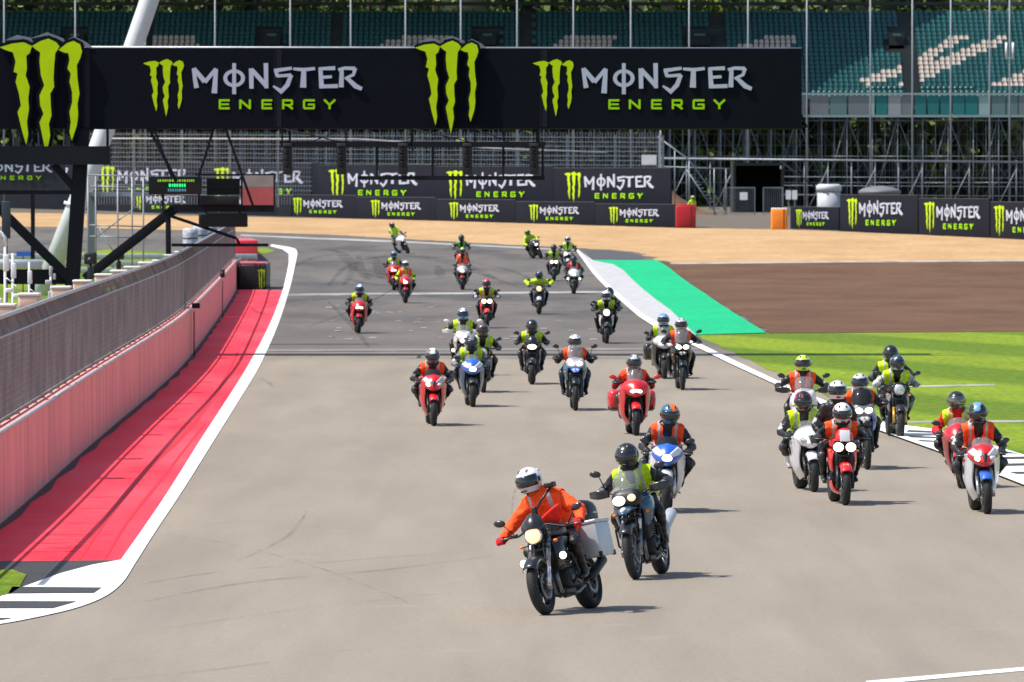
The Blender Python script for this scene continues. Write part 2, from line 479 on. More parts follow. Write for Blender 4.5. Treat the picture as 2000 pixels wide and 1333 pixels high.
# even the traced wall line out before it is smoothed
for _ in range(2): WALL[1:-1] = [Vector((WALL[i].x * .5 + .5 * (WALL[i - 1].x + (WALL[i + 1].x - WALL[i - 1].x) * (WALL[i].y - WALL[i - 1].y) / (WALL[i + 1].y - WALL[i - 1].y)), WALL[i].y, 0)) for i in range(1, len(WALL) - 1)]
_W0 = WALL; WALL = []
for i in range(60):
    y = 60 + (_W0[-1].y - 60) * i / 59
    for j in range(len(_W0) - 1):
        if _W0[j].y <= y <= _W0[j + 1].y + 1e-6: break
    p0, p1, p2, p3 = _W0[max(j - 1, 0)], _W0[j], _W0[j + 1], _W0[min(j + 2, len(_W0) - 1)]
    t = (y - p1.y) / (p2.y - p1.y); h = p2.y - p1.y
    m1 = (p2.x - p0.x) / (p2.y - p0.y) * h; m2 = (p3.x - p1.x) / (p3.y - p1.y) * h
    WALL.append(Vector(((2 * t ** 3 - 3 * t * t + 1) * p1.x + (t ** 3 - 2 * t * t + t) * m1 + (3 * t * t - 2 * t ** 3) * p2.x + (t ** 3 - t * t) * m2, y, 0)))
def wall_at(Y):
    for a, b in zip(WALL, WALL[1:]):
        if a.y <= Y <= b.y: return a.x + (b.x - a.x) * (Y - a.y) / (b.y - a.y)
    return WALL[0].x if Y < WALL[0].y else WALL[-1].x
lineL = smooth_pts([(552, 569), (528, 632), (486, 713), (441, 785), (389, 865), (331, 958), (284, 1028), (236, 1096)])
sheet_poly("red_strip", [(p.x + .02, p.y) for p in WALL if p.y > 104] + [(p.x, p.y) for p in [G(*q) for q in lineL]] + [(p.x, p.y) for p in [G(0, 1098), G(-80, 1099)]] + [(wall_at(104) + .02, 104)], .012, M_RED, pix=False)
sheet_poly("gutter", [(p.x + .03, p.y) for p in WALL if p.y > 97] + [(p.x + .13 + .05 * math.sin(p.y * .7), p.y) for p in WALL[::-1] if p.y > 97], .018, mat("gutter_grime", (.03, .02, .02), .8, var=.4), pix=False)
sheet_poly("pit_edge_line", smooth_pts([(567, 560), (543, 635), (507, 716), (464, 788), (413, 870), (357, 960), (304, 1040), (266, 1100), (240, 1140), (205, 1168), (150, 1190), (75, 1208), (0, 1222), (-120, 1240)]) + [
                     (-120, 1196), (0, 1168), (45, 1149), (120, 1122), (180, 1106), (236, 1096)] + lineL[::-1][1:], .018, M_WHITE)
sheet_poly("kerb_apron", [(-120, 1099), (0, 1098), (236, 1096), (180, 1106), (120, 1122), (45, 1149), (0, 1168), (-120, 1196)], .012, M_KBLK)
sheet_poly("kerb_grass", [(-120, 1112), (0, 1117), (18, 1116), (34, 1121), (52, 1126), (46, 1142), (30, 1152), (16, 1163), (0, 1167), (-120, 1185)], .024, M_GRASS, rag=.05)
for q in [[(24, 1150), (198, 1151.5), (183, 1162), (16, 1163)], [(-60, 1178), (150, 1178.5), (103, 1192), (-60, 1192)], [(-60, 1211), (26, 1211), (-10, 1217), (-60, 1222)]]:
    sheet_poly("kerb_stripe", q, .024, M_KBLK)
sheet_poly("pit_exit_line", [(567, 560), (576, 520), (581, 496), (578, 488), (566, 484), (530, 478.5), (528, 482), (552, 488), (564, 497), (564, 515), (558, 545), (552, 569)], .024, M_WHITE)
sheet_poly("pit_exit_grass", [(455, 486), (520, 485), (537, 492), (520, 496), (455, 500)], .018, M_GRASS)
sheet_poly("far_edge_line", [(470, 459), (640, 466), (780, 471), (940, 479), (1129, 489), (1129, 491.5), (940, 482.5), (780, 475), (640, 469.5), (470, 462)], .018, M_WORN)
sheet_poly("far_kerb_patch", [(1140, 490), (1180, 490), (1230, 494), (1262, 503), (1250, 508), (1155, 507)], .018, mat("old_dark_tarmac", (.06, .06, .065), .8, var=.2))
sheet_poly("start_line", [(556, 575), (1197, 569.5), (1203, 573), (556, 579)], .018, M_WORN)
sheet_poly("second_line", [(522, 684), (1376, 681), (1384, 684.5), (520, 688)], .018, mat("faded_paint", (.19, .18, .165), .8, var=.3, vs=1))
sheet_poly("corner_line", [(1690, 1333), (1700, 1340), (2050, 1308), (2050, 1301)], .012, M_WHITE)
mb = MB()
for i in range(46):
    p = G(random.uniform(585, 1180), random.choice([600, 612, 628, 645, 662]) + random.uniform(-3, 3))
    w, l = random.uniform(.1, .28), random.uniform(.6, 1.4)
    mb.add([(p.x, p.y, .02), (p.x + w, p.y, .02), (p.x + w, p.y + l, .02), (p.x, p.y + l, .02)], [(0, 1, 2, 3)])
tag(put("grid_marks", mb.mesh("grid_marks"), mat("faded_grid_paint", (.3, .3, .29), .8, var=.4, vs=2)), kind='structure')
# rubber marks: thin ribbons that follow curves on the track
def skid(pts, w, m=None, dz=.014):
    W = [G(*p) for p in pts]; Q = []
    for i in range(len(W) - 1):
        p0, p1, p2, p3 = W[max(i - 1, 0)], W[i], W[i + 1], W[min(i + 2, len(W) - 1)]
        for j in range(6):
            t = j / 6
            Q.append(.5 * (2 * p1 + (p2 - p0) * t + (2 * p0 - 5 * p1 + 4 * p2 - p3) * t * t + (3 * p1 - p0 - 3 * p2 + p3) * t ** 3))
    Q.append(W[-1]); vs = []; n = len(Q)
    for i, p in enumerate(Q):
        d = Q[min(i + 1, n - 1)] - Q[max(i - 1, 0)]; d.z = 0; d.normalize(); u = Vector((-d.y, d.x, 0)) * w / 2 * (.35 + .65 * math.sin(math.pi * i / (n - 1)))
        for q in (p - u, p + u): vs.append((q.x, q.y, terr(q.y) + dz))
    return vs, [(2 * i, 2 * i + 1, 2 * i + 3, 2 * i + 2) for i in range(n - 1)]
def alpha_noise(m, lo, hi, scale):
    nt = m.node_tree; n = nt.nodes.new("ShaderNodeTexNoise"); n.inputs["Scale"].default_value = scale; n.inputs["Detail"].default_value = 5
    tc = nt.nodes.new("ShaderNodeTexCoord"); nt.links.new(tc.outputs["Object"], n.inputs["Vector"])
    mr = nt.nodes.new("ShaderNodeMapRange"); mr.inputs[1].default_value = .35; mr.inputs[2].default_value = .65; mr.inputs[3].default_value = lo; mr.inputs[4].default_value = hi
    nt.links.new(n.outputs["Fac"], mr.inputs[0]); nt.links.new(mr.outputs[0], nt.nodes["Principled BSDF"].inputs["Alpha"])
alpha_noise(M_SKID, .0, .42, .5)
M_SKID2 = mat("faint_rubber_mark", (.10, .095, .09), .8); alpha_noise(M_SKID2, .0, .24, .8)
far = [([(600, 485), (660, 492), (690, 520), (670, 560)], .9), ([(660, 498), (700, 530), (760, 545), (830, 548), (900, 540)], 1.0), ([(640, 560), (680, 520), (760, 500), (850, 508), (950, 540), (1010, 560)], .8),
       ([(680, 545), (720, 555), (800, 560), (930, 556)], 1.2), ([(700, 500), (705, 530), (720, 548)], 1.0), ([(735, 505), (745, 545)], 1.1), ([(855, 520), (862, 545)], 1.0), ([(560, 530), (610, 505), (680, 495)], .5),
       ([(600, 640), (680, 610), (760, 570), (800, 540)], .35), ([(900, 510), (1000, 530), (1060, 560)], .5), ([(640, 590), (690, 640), (720, 680)], .4), ([(820, 500), (900, 515), (980, 550)], .9), ([(560, 600), (640, 585), (720, 590)], .3)]
mb = MB()
for k, (pts, w) in enumerate(far):
    a = skid(pts, w * .5, dz=.014 + .0012 * k); mb.add(*a)
tag(put("skid_marks", mb.mesh("skid_marks"), M_SKID), kind='structure')
near = [([(240, 1150), (420, 1120), (700, 1095), (900, 1080)], .10), ([(320, 1045), (450, 1065), (620, 1110), (800, 1180)], .05), ([(270, 1180), (480, 1140), (750, 1115), (960, 1088)], .12),
        ([(200, 1333), (420, 1310), (700, 1270)], .06), ([(500, 740), (520, 745), (535, 760)], .12), ([(380, 1030), (500, 1020), (640, 1035)], .05),
        ([(1000, 1060), (1010, 950), (1090, 900)], .03), ([(260, 1240), (600, 1190), (980, 1150)], .05), ([(460, 1100), (560, 1050), (600, 1000)], .06)]
mb = MB()
for k, (pts, w) in enumerate(near):
    a = skid(pts, w, dz=.0125 + .0008 * k); mb.add(*a)
tag(put("tyre_tracks", mb.mesh("tyre_tracks"), M_SKID2), kind='structure')
# scuffs on the red strip
mb = MB(); rr_ = random.Random(4)
for k in range(75):
    y = 106 + 120 * rr_.random() ** 1.3; xl = wall_at(y) + rr_.uniform(.7, 1.3); w = rr_.uniform(.3, 1.4); t_ = rr_.uniform(.03, .09)
    xr = min(xl + w, -5.35 - (y - 114) * .0135); sk_ = rr_.uniform(-.2, .2)
    if xr > xl: mb.add([(xl, y, .0145), (xr, y + sk_, .0145), (xr, y + sk_ + t_ * .4, .0145), (xl, y + t_, .0145)], [(0, 1, 2, 3)])
tag(put("cross_scratches", mb.mesh("cross_scratches"), mat("scratched_red", (.62, .01, .03), .8)), kind='structure')
mb = MB()
for k, (pts, w) in enumerate([([(155, 1095), (220, 1000), (285, 920), (350, 860), (400, 800), (440, 740), (468, 680)], .11), ([(205, 1095), (250, 1020), (310, 945), (345, 900), (400, 830)], .06), ([(490, 600), (505, 612), (540, 615)], .25), ([(492, 598), (520, 600), (548, 592)], .1)]):
    a = skid(pts, w, dz=.016 + .001 * k); mb.add(*a)
tag(put("scuff_marks", mb.mesh("scuff_marks"), mat("scuffed_red", (.5, .008, .025), .8)), kind='structure')
sheet_poly("pit_grass", [(-200, 498), (90, 500), (215, 488), (335, 492), (330, 520), (250, 560), (150, 600), (-200, 640)], .012, M_GRASS)

# ------------------------------------------------------------------ pit wall and debris fence
M_CONC = mat("weathered_red_glow_concrete", (.76, .31, .28), .8, var=.17, vs=1.3, bump=.2, bs=12, stretch=(1, 1.2, .25))  # reddened base colour stands in for glow bounced off the red strip
M_GALV = mat("galvanised_steel", (.42, .44, .46), .5, .5, var=.12, vs=4)
M_DSTEEL = mat("dark_painted_steel", (.014, .019, .026), .5, var=.15, vs=2)
M_RUST = mat("rusty_mesh_wire", (.27, .255, .245), .7, .3, var=.25, vs=.8)
M_RUST2 = mat("rust_stained_wire", (.25, .19, .17), .75, .2, var=.3, vs=.8)
WT, FT = 1.28, 1.5
secs = [(97, 133, 'nearest, with a dark joint at its far end'), (133, 221.5, 'second, longest, under the gantry shadow'), (221.8, 281.5, 'third, short, past the dark joint'), (281.9, 349, 'farthest, short, ending by the black tyre block')]
for a, b, txt in secs:
    st = [a] + [p.y for p in WALL if a + 1 < p.y < b - 1] + [b]
    prof = [(0, 0), (-.01, WT - .05), (-.04, WT), (-.36, WT), (-.4, WT - .05), (-.4, 0)]
    mb = MB(); n = len(prof)
    vs = [(wall_at(y) + px, y, pz - (.02 if pz == 0 else 0)) for y in st for px, pz in prof]
    fs = [(i * n + k, (i + 1) * n + k, (i + 1) * n + (k + 1) % n, i * n + (k + 1) % n) for i in range(len(st) - 1) for k in range(n)] + [tuple(range(n))[::-1], tuple((len(st) - 1) * n + k for k in range(n))]
    mb.add(vs, fs)
    wsec = put("concrete_wall", mb.mesh("concrete_wall"), M_CONC)
    tag(wsec, "concrete pit wall section with red bounce glow in its colour, " + txt, "wall", "concrete pit wall sections")
    def cop(mb, a=a, b=b, st=st):
        for i in range(len(st) - 1):
            mb.box(((wall_at(st[i]) + wall_at(st[i + 1])) / 2 - .0, 0, 0), (0, 0, 0)) if False else None
        pts = [(wall_at(y) + .03, y, WT + .02) for y in st]
        mb.tube(pts, .028, 0, 6); return mb
    part("top_rail", None, cop, M_GALV, wsec)
fence = empty("debris_fence", (WALL[0].x, 60, 0)); tag(fence, "grey wire debris fence with leaning top along the pit wall", "fence")
def FX(y): return wall_at(y) - .18 - WALL[0].x
def fmesh(mb, z0=WT + .03, z1=WT + 1.25, lean=0.0):
    y = 97.5
    while y < 348:
        x = FX(y); w = .0022
        mb.add([(x - w, y - 60, z0), (x + w, y - 60 + w, z0), (x + w - lean, y - 60 + w, z1), (x - w - lean, y - 60, z1)], [(0, 1, 2, 3)])
        y += .085 if y < 160 else .12
    st = [97.5] + [p.y for p in WALL[1:-1] if p.y > 98] + [348]
    for k in range(int((z1 - z0) / .1) + 1):
        z = z0 + k * .1; l = lean * (z - z0) / (z1 - z0)
        mb.tube([(FX(q) - l, q - 60, z) for q in st], .0022, 0, 3, False, False)
    return mb
part("mesh_panel", None, fmesh, M_RUST, fence)
part("top_mesh", None, lambda mb: fmesh(mb, WT + 1.26, WT + FT, .12), M_RUST2, fence, "rusty reddish leaning top band")
def rails(mb):
    st = [97.5] + [p.y for p in WALL[1:-1] if p.y > 98] + [348]
    mb.tube([(FX(q) - .12, q - 60, WT + FT + .01) for q in st], .035, 0, 8)
    mb.tube([(FX(q), q - 60, WT + 1.26) for q in st], .014, 0, 6)
    mb.tube([(FX(q) + .01, q - 60, WT + .06) for q in st], .03, 1, 6)
    return mb
part("rail", None, rails, [M_GALV, M_RUST2], fence)
def fpost(mb):
    mb.tube([(0, 0, WT - .02), (0, 0, WT + 1.26), (-.12, 0, WT + FT + .01)], .024, 0, 8)
    mb.box((0, 0, WT + .02), (.12, .12, .02)); return mb
y = 97.6
while y < 347:
    o = part("post", "fpost", fpost, M_GALV if False else mat("fence_post_steel", (.09, .085, .085), .6, .4, var=.3), fence); o.location = (FX(y) - .03, y - 60, 0)
    y += 2.95

# ------------------------------------------------------------------ writing and emblems (built as raised shapes)
CLAW = [[(248,207),(285,196),(320,192),(345,203),(338,225),(328,232),(330,270),(326,290),(338,325),(334,360),(336,390),(330,430),(334,465),(328,498),(315,455),(308,425),(302,400),(312,380),(306,345),(296,310),(302,285),(290,280),(296,250),(288,222),(265,215)],
 [(345,203),(372,188),(395,181),(418,192),(428,205),(415,225),(412,260),(410,300),(412,325),(400,345),(402,385),(404,410),(396,435),(400,470),(388,530),(378,480),(368,430),(380,405),(370,380),(368,350),(382,320),(372,290),(368,250),(370,222),(355,212)],
 [(425,215),(450,195),(470,188),(490,198),(496,220),(490,240),(480,260),(482,300),(488,345),(482,375),(484,410),(480,440),(465,485),(458,460),(462,430),(458,400),(466,370),(466,340),(458,310),(462,285),(452,270),(458,245),(455,225),(440,222)]]
WORD = [[(556,236,13),(562,300,12),(572,356,15)], [(556,238,12),(622,318,15)], [(622,322,12),(690,240,11)], [(690,240,12),(680,388,17)],
 'O', [(800,206,11),(800,394,12)],
 [(903,238,14),(905,360,13)], [(903,242,13),(992,340,14)], [(992,206,14),(995,358,12)],
 [(1150,236,9),(1042,252,12)], [(1052,248,12),(1062,288,10)], [(1060,284,9),(1146,278,10)], [(1146,276,12),(1122,338,14),(1084,378,16),(1036,344,6)],
 [(1158,240,8),(1222,246,11),(1290,238,9)], [(1222,244,14),(1218,354,19)],
 [(1322,238,12),(1330,352,15)], [(1312,240,9),(1412,236,12)], [(1330,292,9),(1392,288,9)], [(1316,348,11),(1428,344,12)],
 [(1452,240,12),(1448,352,15)], [(1430,246,9),(1470,236,10),(1534,238,11)], [(1534,236,12),(1522,276,10),(1470,300,8)], [(1480,292,11),(1535,345,15),(1574,362,11)]]
def _let(ch, x0, x1):
    t, b, m = 431, 479, 455; w = 6.5
    return {'E': [[(x0,t,w),(x1,t,w)],[(x0,m,w-1),(x1-4,m,w-1)],[(x0,b,w),(x1,b,w)],[(x0+5,t,w),(x0+5,b,w)]],
            'N': [[(x0+5,b+5,w),(x0+5,t-5,w)],[(x0+5,t,w),(x1-5,b,w)],[(x1-5,t-5,w),(x1-5,b+5,w)]],
            'R': [[(x0+5,b+5,w),(x0+5,t-5,w)],[(x0,t,w),(x1-4,t,w)],[(x1-5,t,w),(x1-5,m+4,w)],[(x0+8,m+4,w-1),(x1-4,m+4,w-1)],[(x0+30,m+4,w),(x1,b+4,w)]],
            'G': [[(x0+4,t,w),(x1,t,w)],[(x0+5,t,w),(x0+5,b,w)],[(x0+4,b,w),(x1,b,w)],[(x1-5,b,w),(x1-5,m,w)],[(x0+28,m+1,w-1),(x1,m+1,w-1)]],
            'Y': [[(x0,t-4,w),(x0+33,m+4,w)],[(x1,t-4,w),(x0+33,m+4,w)],[(x0+33,m+2,w),(x0+33,b+5,w)]]}[ch]
SUB = sum([_let(c, a, b) for c, a, b in zip("ENERGY", (708,832,967,1092,1218,1345), (773,900,1030,1155,1288,1412))], [])
def stroke_poly(pts):
    L = []; Rr = []
    for i, (x, y, w) in enumerate(pts):
        a = pts[max(i - 1, 0)]; b = pts[min(i + 1, len(pts) - 1)]
        dx, dy = b[0] - a[0], b[1] - a[1]; l = math.hypot(dx, dy) + 1e-9; nx, ny = -dy / l, dx / l
        L.append((x + nx * w, y + ny * w)); Rr.append((x - nx * w, y - ny * w))
    return L + Rr[::-1]
def logo(mb, which, sc_, u0=910.0, v0=355.0, d0=0.0, th=.012, m=0, step=.0015, sx=None):
    sx = sx or sc_
    """shapes in the local XZ plane facing -Y; sc_ metres per unit; (u0, v0) lands on the origin"""
    def M(u, v, d): return ((u - u0) * sx, -d, -(v - v0) * sc_)
    if which == 'claw':
        for p in CLAW: mb.prism(p, d0, d0 + th, M, m)
    elif which == 'word':
        k = 0
        for s_ in WORD:
            k += 1
            if s_ == 'O':
                n = 20; t1 = d0 + th + step * k
                for j in range(n):
                    a0, a1 = 2 * math.pi * j / n, 2 * math.pi * (j + 1) / n
                    mb.prism([(800 + 66 * math.cos(a0), 297 + 54 * math.sin(a0)), (800 + 66 * math.cos(a1), 297 + 54 * math.sin(a1)), (800 + 42 * math.cos(a1), 297 + 34 * math.sin(a1)), (800 + 42 * math.cos(a0), 297 + 34 * math.sin(a0))], d0, t1, M, m)
            else: mb.prism(stroke_poly(s_), d0, d0 + th + step * k, M, m)
    else:
        for k, s_ in enumerate(SUB): mb.prism(stroke_poly(s_), d0, d0 + th + step * k, M, m)
    return mb
M_LIME = mat("lime_green_vinyl", (.47, .68, .002), .6, var=.06, spec=.15)
M_LIME2 = mat("green_vinyl", (.33, .68, .002), .6, spec=.15)
M_LET = mat("pale_grey_vinyl", (.46, .49, .60), .5, var=.05, vs=3)

# ------------------------------------------------------------------ people
def capsule(mb, A, B, ra, rb, lat=1.0, front=1.0, n=12):
    A, B = Vector(A), Vector(B); d = (B - A); L = d.length or 1e-4; d.normalize()
    X = Vector((1, 0, 0)); u = X - d * X.dot(d)
    if u.length < .2: u = Vector((0, 0, 1)) - d * d.z
    u.normalize(); w = d.cross(u)
    rings = []
    for k in range(1, 5): a = math.pi / 2 * (1 - k / 4); rings.append((-ra * math.sin(a), ra * math.cos(a)))
    for k in range(0, 4): a = math.pi / 2 * k / 4; rings.append((L + rb * math.sin(a), rb * math.cos(a)))
    vs = [A - d * ra]
    for h, r in rings:
        for k in range(n):
            a = 2 * math.pi * k / n; vs.append(A + d * h + u * (math.cos(a) * r * lat) + w * (math.sin(a) * r * front))
    vs.append(B + d * rb); fs = []
    for k in range(n): fs.append((0, 1 + (k + 1) % n, 1 + k))
    for i in range(len(rings) - 1):
        for k in range(n):
            k2 = (k + 1) % n; fs.append((1 + i * n + k, 1 + i * n + k2, 1 + (i + 1) * n + k2, 1 + (i + 1) * n + k))
    e = len(vs) - 1; o = 1 + (len(rings) - 1) * n
    for k in range(n): fs.append((o + k, o + (k + 1) % n, e))
    mb.add(vs, fs)
def ik(a, c, l1, l2, hint):
    a, c = Vector(a), Vector(c); d = c - a; D = d.length; mx = (l1 + l2) * .998
    if D > mx: c = a + d * (mx / D); d = c - a; D = mx
    d.normalize(); x = (l1 * l1 - l2 * l2 + D * D) / (2 * D); h = math.sqrt(max(l1 * l1 - x * x, 0))
    hv = Vector(hint); hv -= d * hv.dot(d); hv.normalize()
    return a + d * x + hv * h, c
# torso 0, upper arm 1, forearm 2, hand 3, thigh 4, shin 5, foot 6, neck/head 7
def skeleton(style, top, grips, pegs, seat, spec):
    """joints of one rider in the frame of the bike (front is -y)"""
    px = spec.get('px', 0.0)
    Pv = Vector((px * .3, seat[0], seat[1] + .11))
    headc = top - .145
    neckz = headc - .15
    v = neckz - Pv.z
    if v > .50: Pv.z += v - .50; v = .50
    if v < .30: v = .30
    fw = math.sqrt(.53 ** 2 - v * v)
    if style == 'stand': fw = .03
    N = Vector((px, Pv.y - fw, Pv.z + v))
    H = Vector((px * 1.15 + spec.get('hx', 0), N.y - .06, N.z + .15))
    ax = (N - Pv).normalized()
    S = []
    S.append((0, Pv + Vector((-.05, 0, 0)), Pv + Vector((.05, 0, 0)), .145, .145, 1.0, 1.0))
    S.append((0, Pv, Pv + ax * .25, .155, .158, 1.12, .84))
    S.append((0, Pv + ax * .22, Pv + ax * .44, .16, .14, 1.28, .86))
    S.append((0, N - ax * .12 + Vector((-.13, 0, 0)), N - ax * .12 + Vector((.13, 0, 0)), .082, .082, 1.0, 1.05))
    S.append((7, N - ax * .04, H - Vector((0, 0, .04)), .07, .065, 1, 1))
    S.append((7, H - Vector((0, 0, .03)), H + Vector((0, 0, .02)), .085, .085, .9, 1.05))
    for k, sx in enumerate((-1, 1)):
        sh = N - ax * .12 + Vector((sx * .185, 0, 0))
        g = Vector(grips[k])
        wr = g + Vector((0, .085, .028)) if style != 'pillion' else g
        hint = spec.get('elbow', (.6, .25, -.8)); el, wr = ik(sh, wr, .30, .27, (sx * hint[0], hint[1], hint[2]))
        S.append((1, sh, el, .080, .066, 1, 1)); S.append((2, el, wr, .066, .042, 1, 1))
        dr = (wr - el).normalized()
        S.append((3, wr, wr + dr * .05 if style != 'pillion' else wr + dr * .09, .034, .03, 1.1, .7))
        hp = Pv + Vector((sx * .095, 0, -.02)); an = Vector(pegs[k])
        kh = spec.get('knee', (.35, -1, .45)); kn, an = ik(hp, an, .43, .42, (sx * kh[0], kh[1], kh[2]))
        S.append((4, hp, kn, .098, .072, 1, 1)); S.append((5, kn, an, .068, .048, 1, 1))
        S.append((6, an + Vector((0, .03, -.03)), an + Vector((sx * .015, -.17, -.07)), .046, .038, 1.05, .8))
    return dict(S=S, Pv=Pv, N=N, H=H, ax=ax)
PEOPLE = []
_tmp = []
def queue_person(sk, loc, rot, spec):
    mb = MB()
    bk = spec.get('bulk', 1.0)
    for c, A, B, ra, rb, la, fr in sk['S']:
        q = bk if c in (0, 1, 2) else 1.0
        capsule(mb, A, B, ra * q, rb * q, la, fr)
    me = bpy.data.meshes.new("t"); me.from_pydata(mb.v, [], mb.f)
    o = bpy.data.objects.new("t", me); C.objects.link(o)
    r = o.modifiers.new("r", 'REMESH'); r.mode = 'VOXEL'; r.voxel_size = .0135 if spec.get('fine') else .017
    s = o.modifiers.new("s", 'SMOOTH'); s.factor = .5; s.iterations = 4
    _tmp.append(o); PEOPLE.append((sk, loc, rot, spec))
def glove_raw():
    mb = MB()
    for x in (-.028, 0, .028): capsule(mb, (x * .75, .085, .028), (x, .012, .036), .021, .019, n=8)
    for x, l in ((-.036, .9), (-.012, 1.0), (.012, .97), (.034, .82)):
        p = [(x, .012, .036), (x, -.032 * l, .024), (x * 1.02, -.036 * l, -.012), (x, -.010, -.032)]
        for a, b in zip(p, p[1:]): capsule(mb, a, b, .0115, .011, n=8)
    p = [(-.03, .062, .018), (-.052, .028, -.006), (-.040, -.004, -.03)]
    for a, b in zip(p, p[1:]): capsule(mb, a, b, .0135, .0125, n=8)
    capsule(mb, (0, .075, .028), (0, .13, .032), .036, .044, n=10)
    return mb
def helm_shell(pat):
    def fn(mb):
        nu, nv = 36, 26; vs = []
        for i in range(nv + 1):
            ph = math.pi * (.02 + .80 * i / nv); z = math.cos(ph); r = math.sin(ph)
            if z < -.35: r = max(r, .80 - .25 * (-.35 - z))
            for k in range(nu):
                a = 2 * math.pi * k / nu; x = r * math.cos(a); y = r * math.sin(a)
                X = .128 * x; Yy = .150 * y; Z = .142 * z
                if y < 0 and z < -.1:
                    t = min(1, (-.1 - z) / .6); Yy *= 1 + .16 * t; X *= 1 - .10 * t * (-y)
                vs.append((X, Yy, Z))
        fs = [tuple(range(nu))]; 
        o = [0] * 1
        mm = [0]
        for i in range(nv):
            for k in range(nu):
                f = (i * nu + k, (i + 1) * nu + k, (i + 1) * nu + (k + 1) % nu, i * nu + (k + 1) % nu)
                fs.append(f)
                c = [sum(vs[j][q] for j in f) / 4 for q in range(3)]
                m = 0
                if pat == 'stripe' and abs(c[0]) < .03 + .02 * (c[2] > .08) and c[2] > .03: m = 1
                if pat == 'two' and c[2] < .052 + .25 * abs(c[0]) - .2 * c[1] * (c[1] > 0) and not (c[2] < -.06): m = 1
                if pat == 'patch' and (math.sin(c[0] * 55 + c[2] * 30) + math.sin(c[1] * 40 - c[2] * 48)) > .35: m = 1
                if pat == 'few' and (math.sin(c[0] * 60 + c[2] * 30) + math.sin(c[1] * 45 - c[2] * 48)) > 1.25: m = 1
                if pat == 'half' and c[0] + .3 * c[2] > .02 and c[2] > .02: m = 1
                if i == nv - 1: m = 2
                mm.append(m)
        fs.append(tuple((nv * nu + k) for k in range(nu))[::-1]); mm.append(2)
        for f, m in zip(fs, mm): 
            mb.f.append(list(f)); mb.m.append(m); mb.s.append(True)
        mb.v += vs
        mb.box((0, -.160, -.088), (.062, .022, .02), 2, .006)
        for sx in (-1, 1):
            mb.box((sx * .045, -.080, .108), (.022, .04, .012), 2, .004, Matrix.Rotation(.75, 4, 'X'))
            mb.ell((sx * .124, -.01, .0), (.012, .03, .03), 2, 10)
        mb.sheet([[(-.055, .128, .085), (0, .138, .092), (.055, .128, .085)], [(-.05, .165, .058), (0, .172, .062), (.05, .165, .058)]], .01, 0, 2)
        return mb
    return fn
def visor_fn(mb):
    rows = []
    for z in (.066, .03, -.015, -.054):
        row = []
        for k in range(9):
            a = math.radians(-90 + (k - 4) * 19); zz = z / .142; r = math.sqrt(max(0, 1 - zz * zz))
            ch = .165 if z > 0 else .165 + .006
            row.append((.1345 * r * math.cos(a) * 1.0, (ch) * r * math.sin(a) * .985 if abs(k - 4) < 9 else 0, z))
        rows.append(row)
    return mb.sheet(rows, .006, 0, 2)
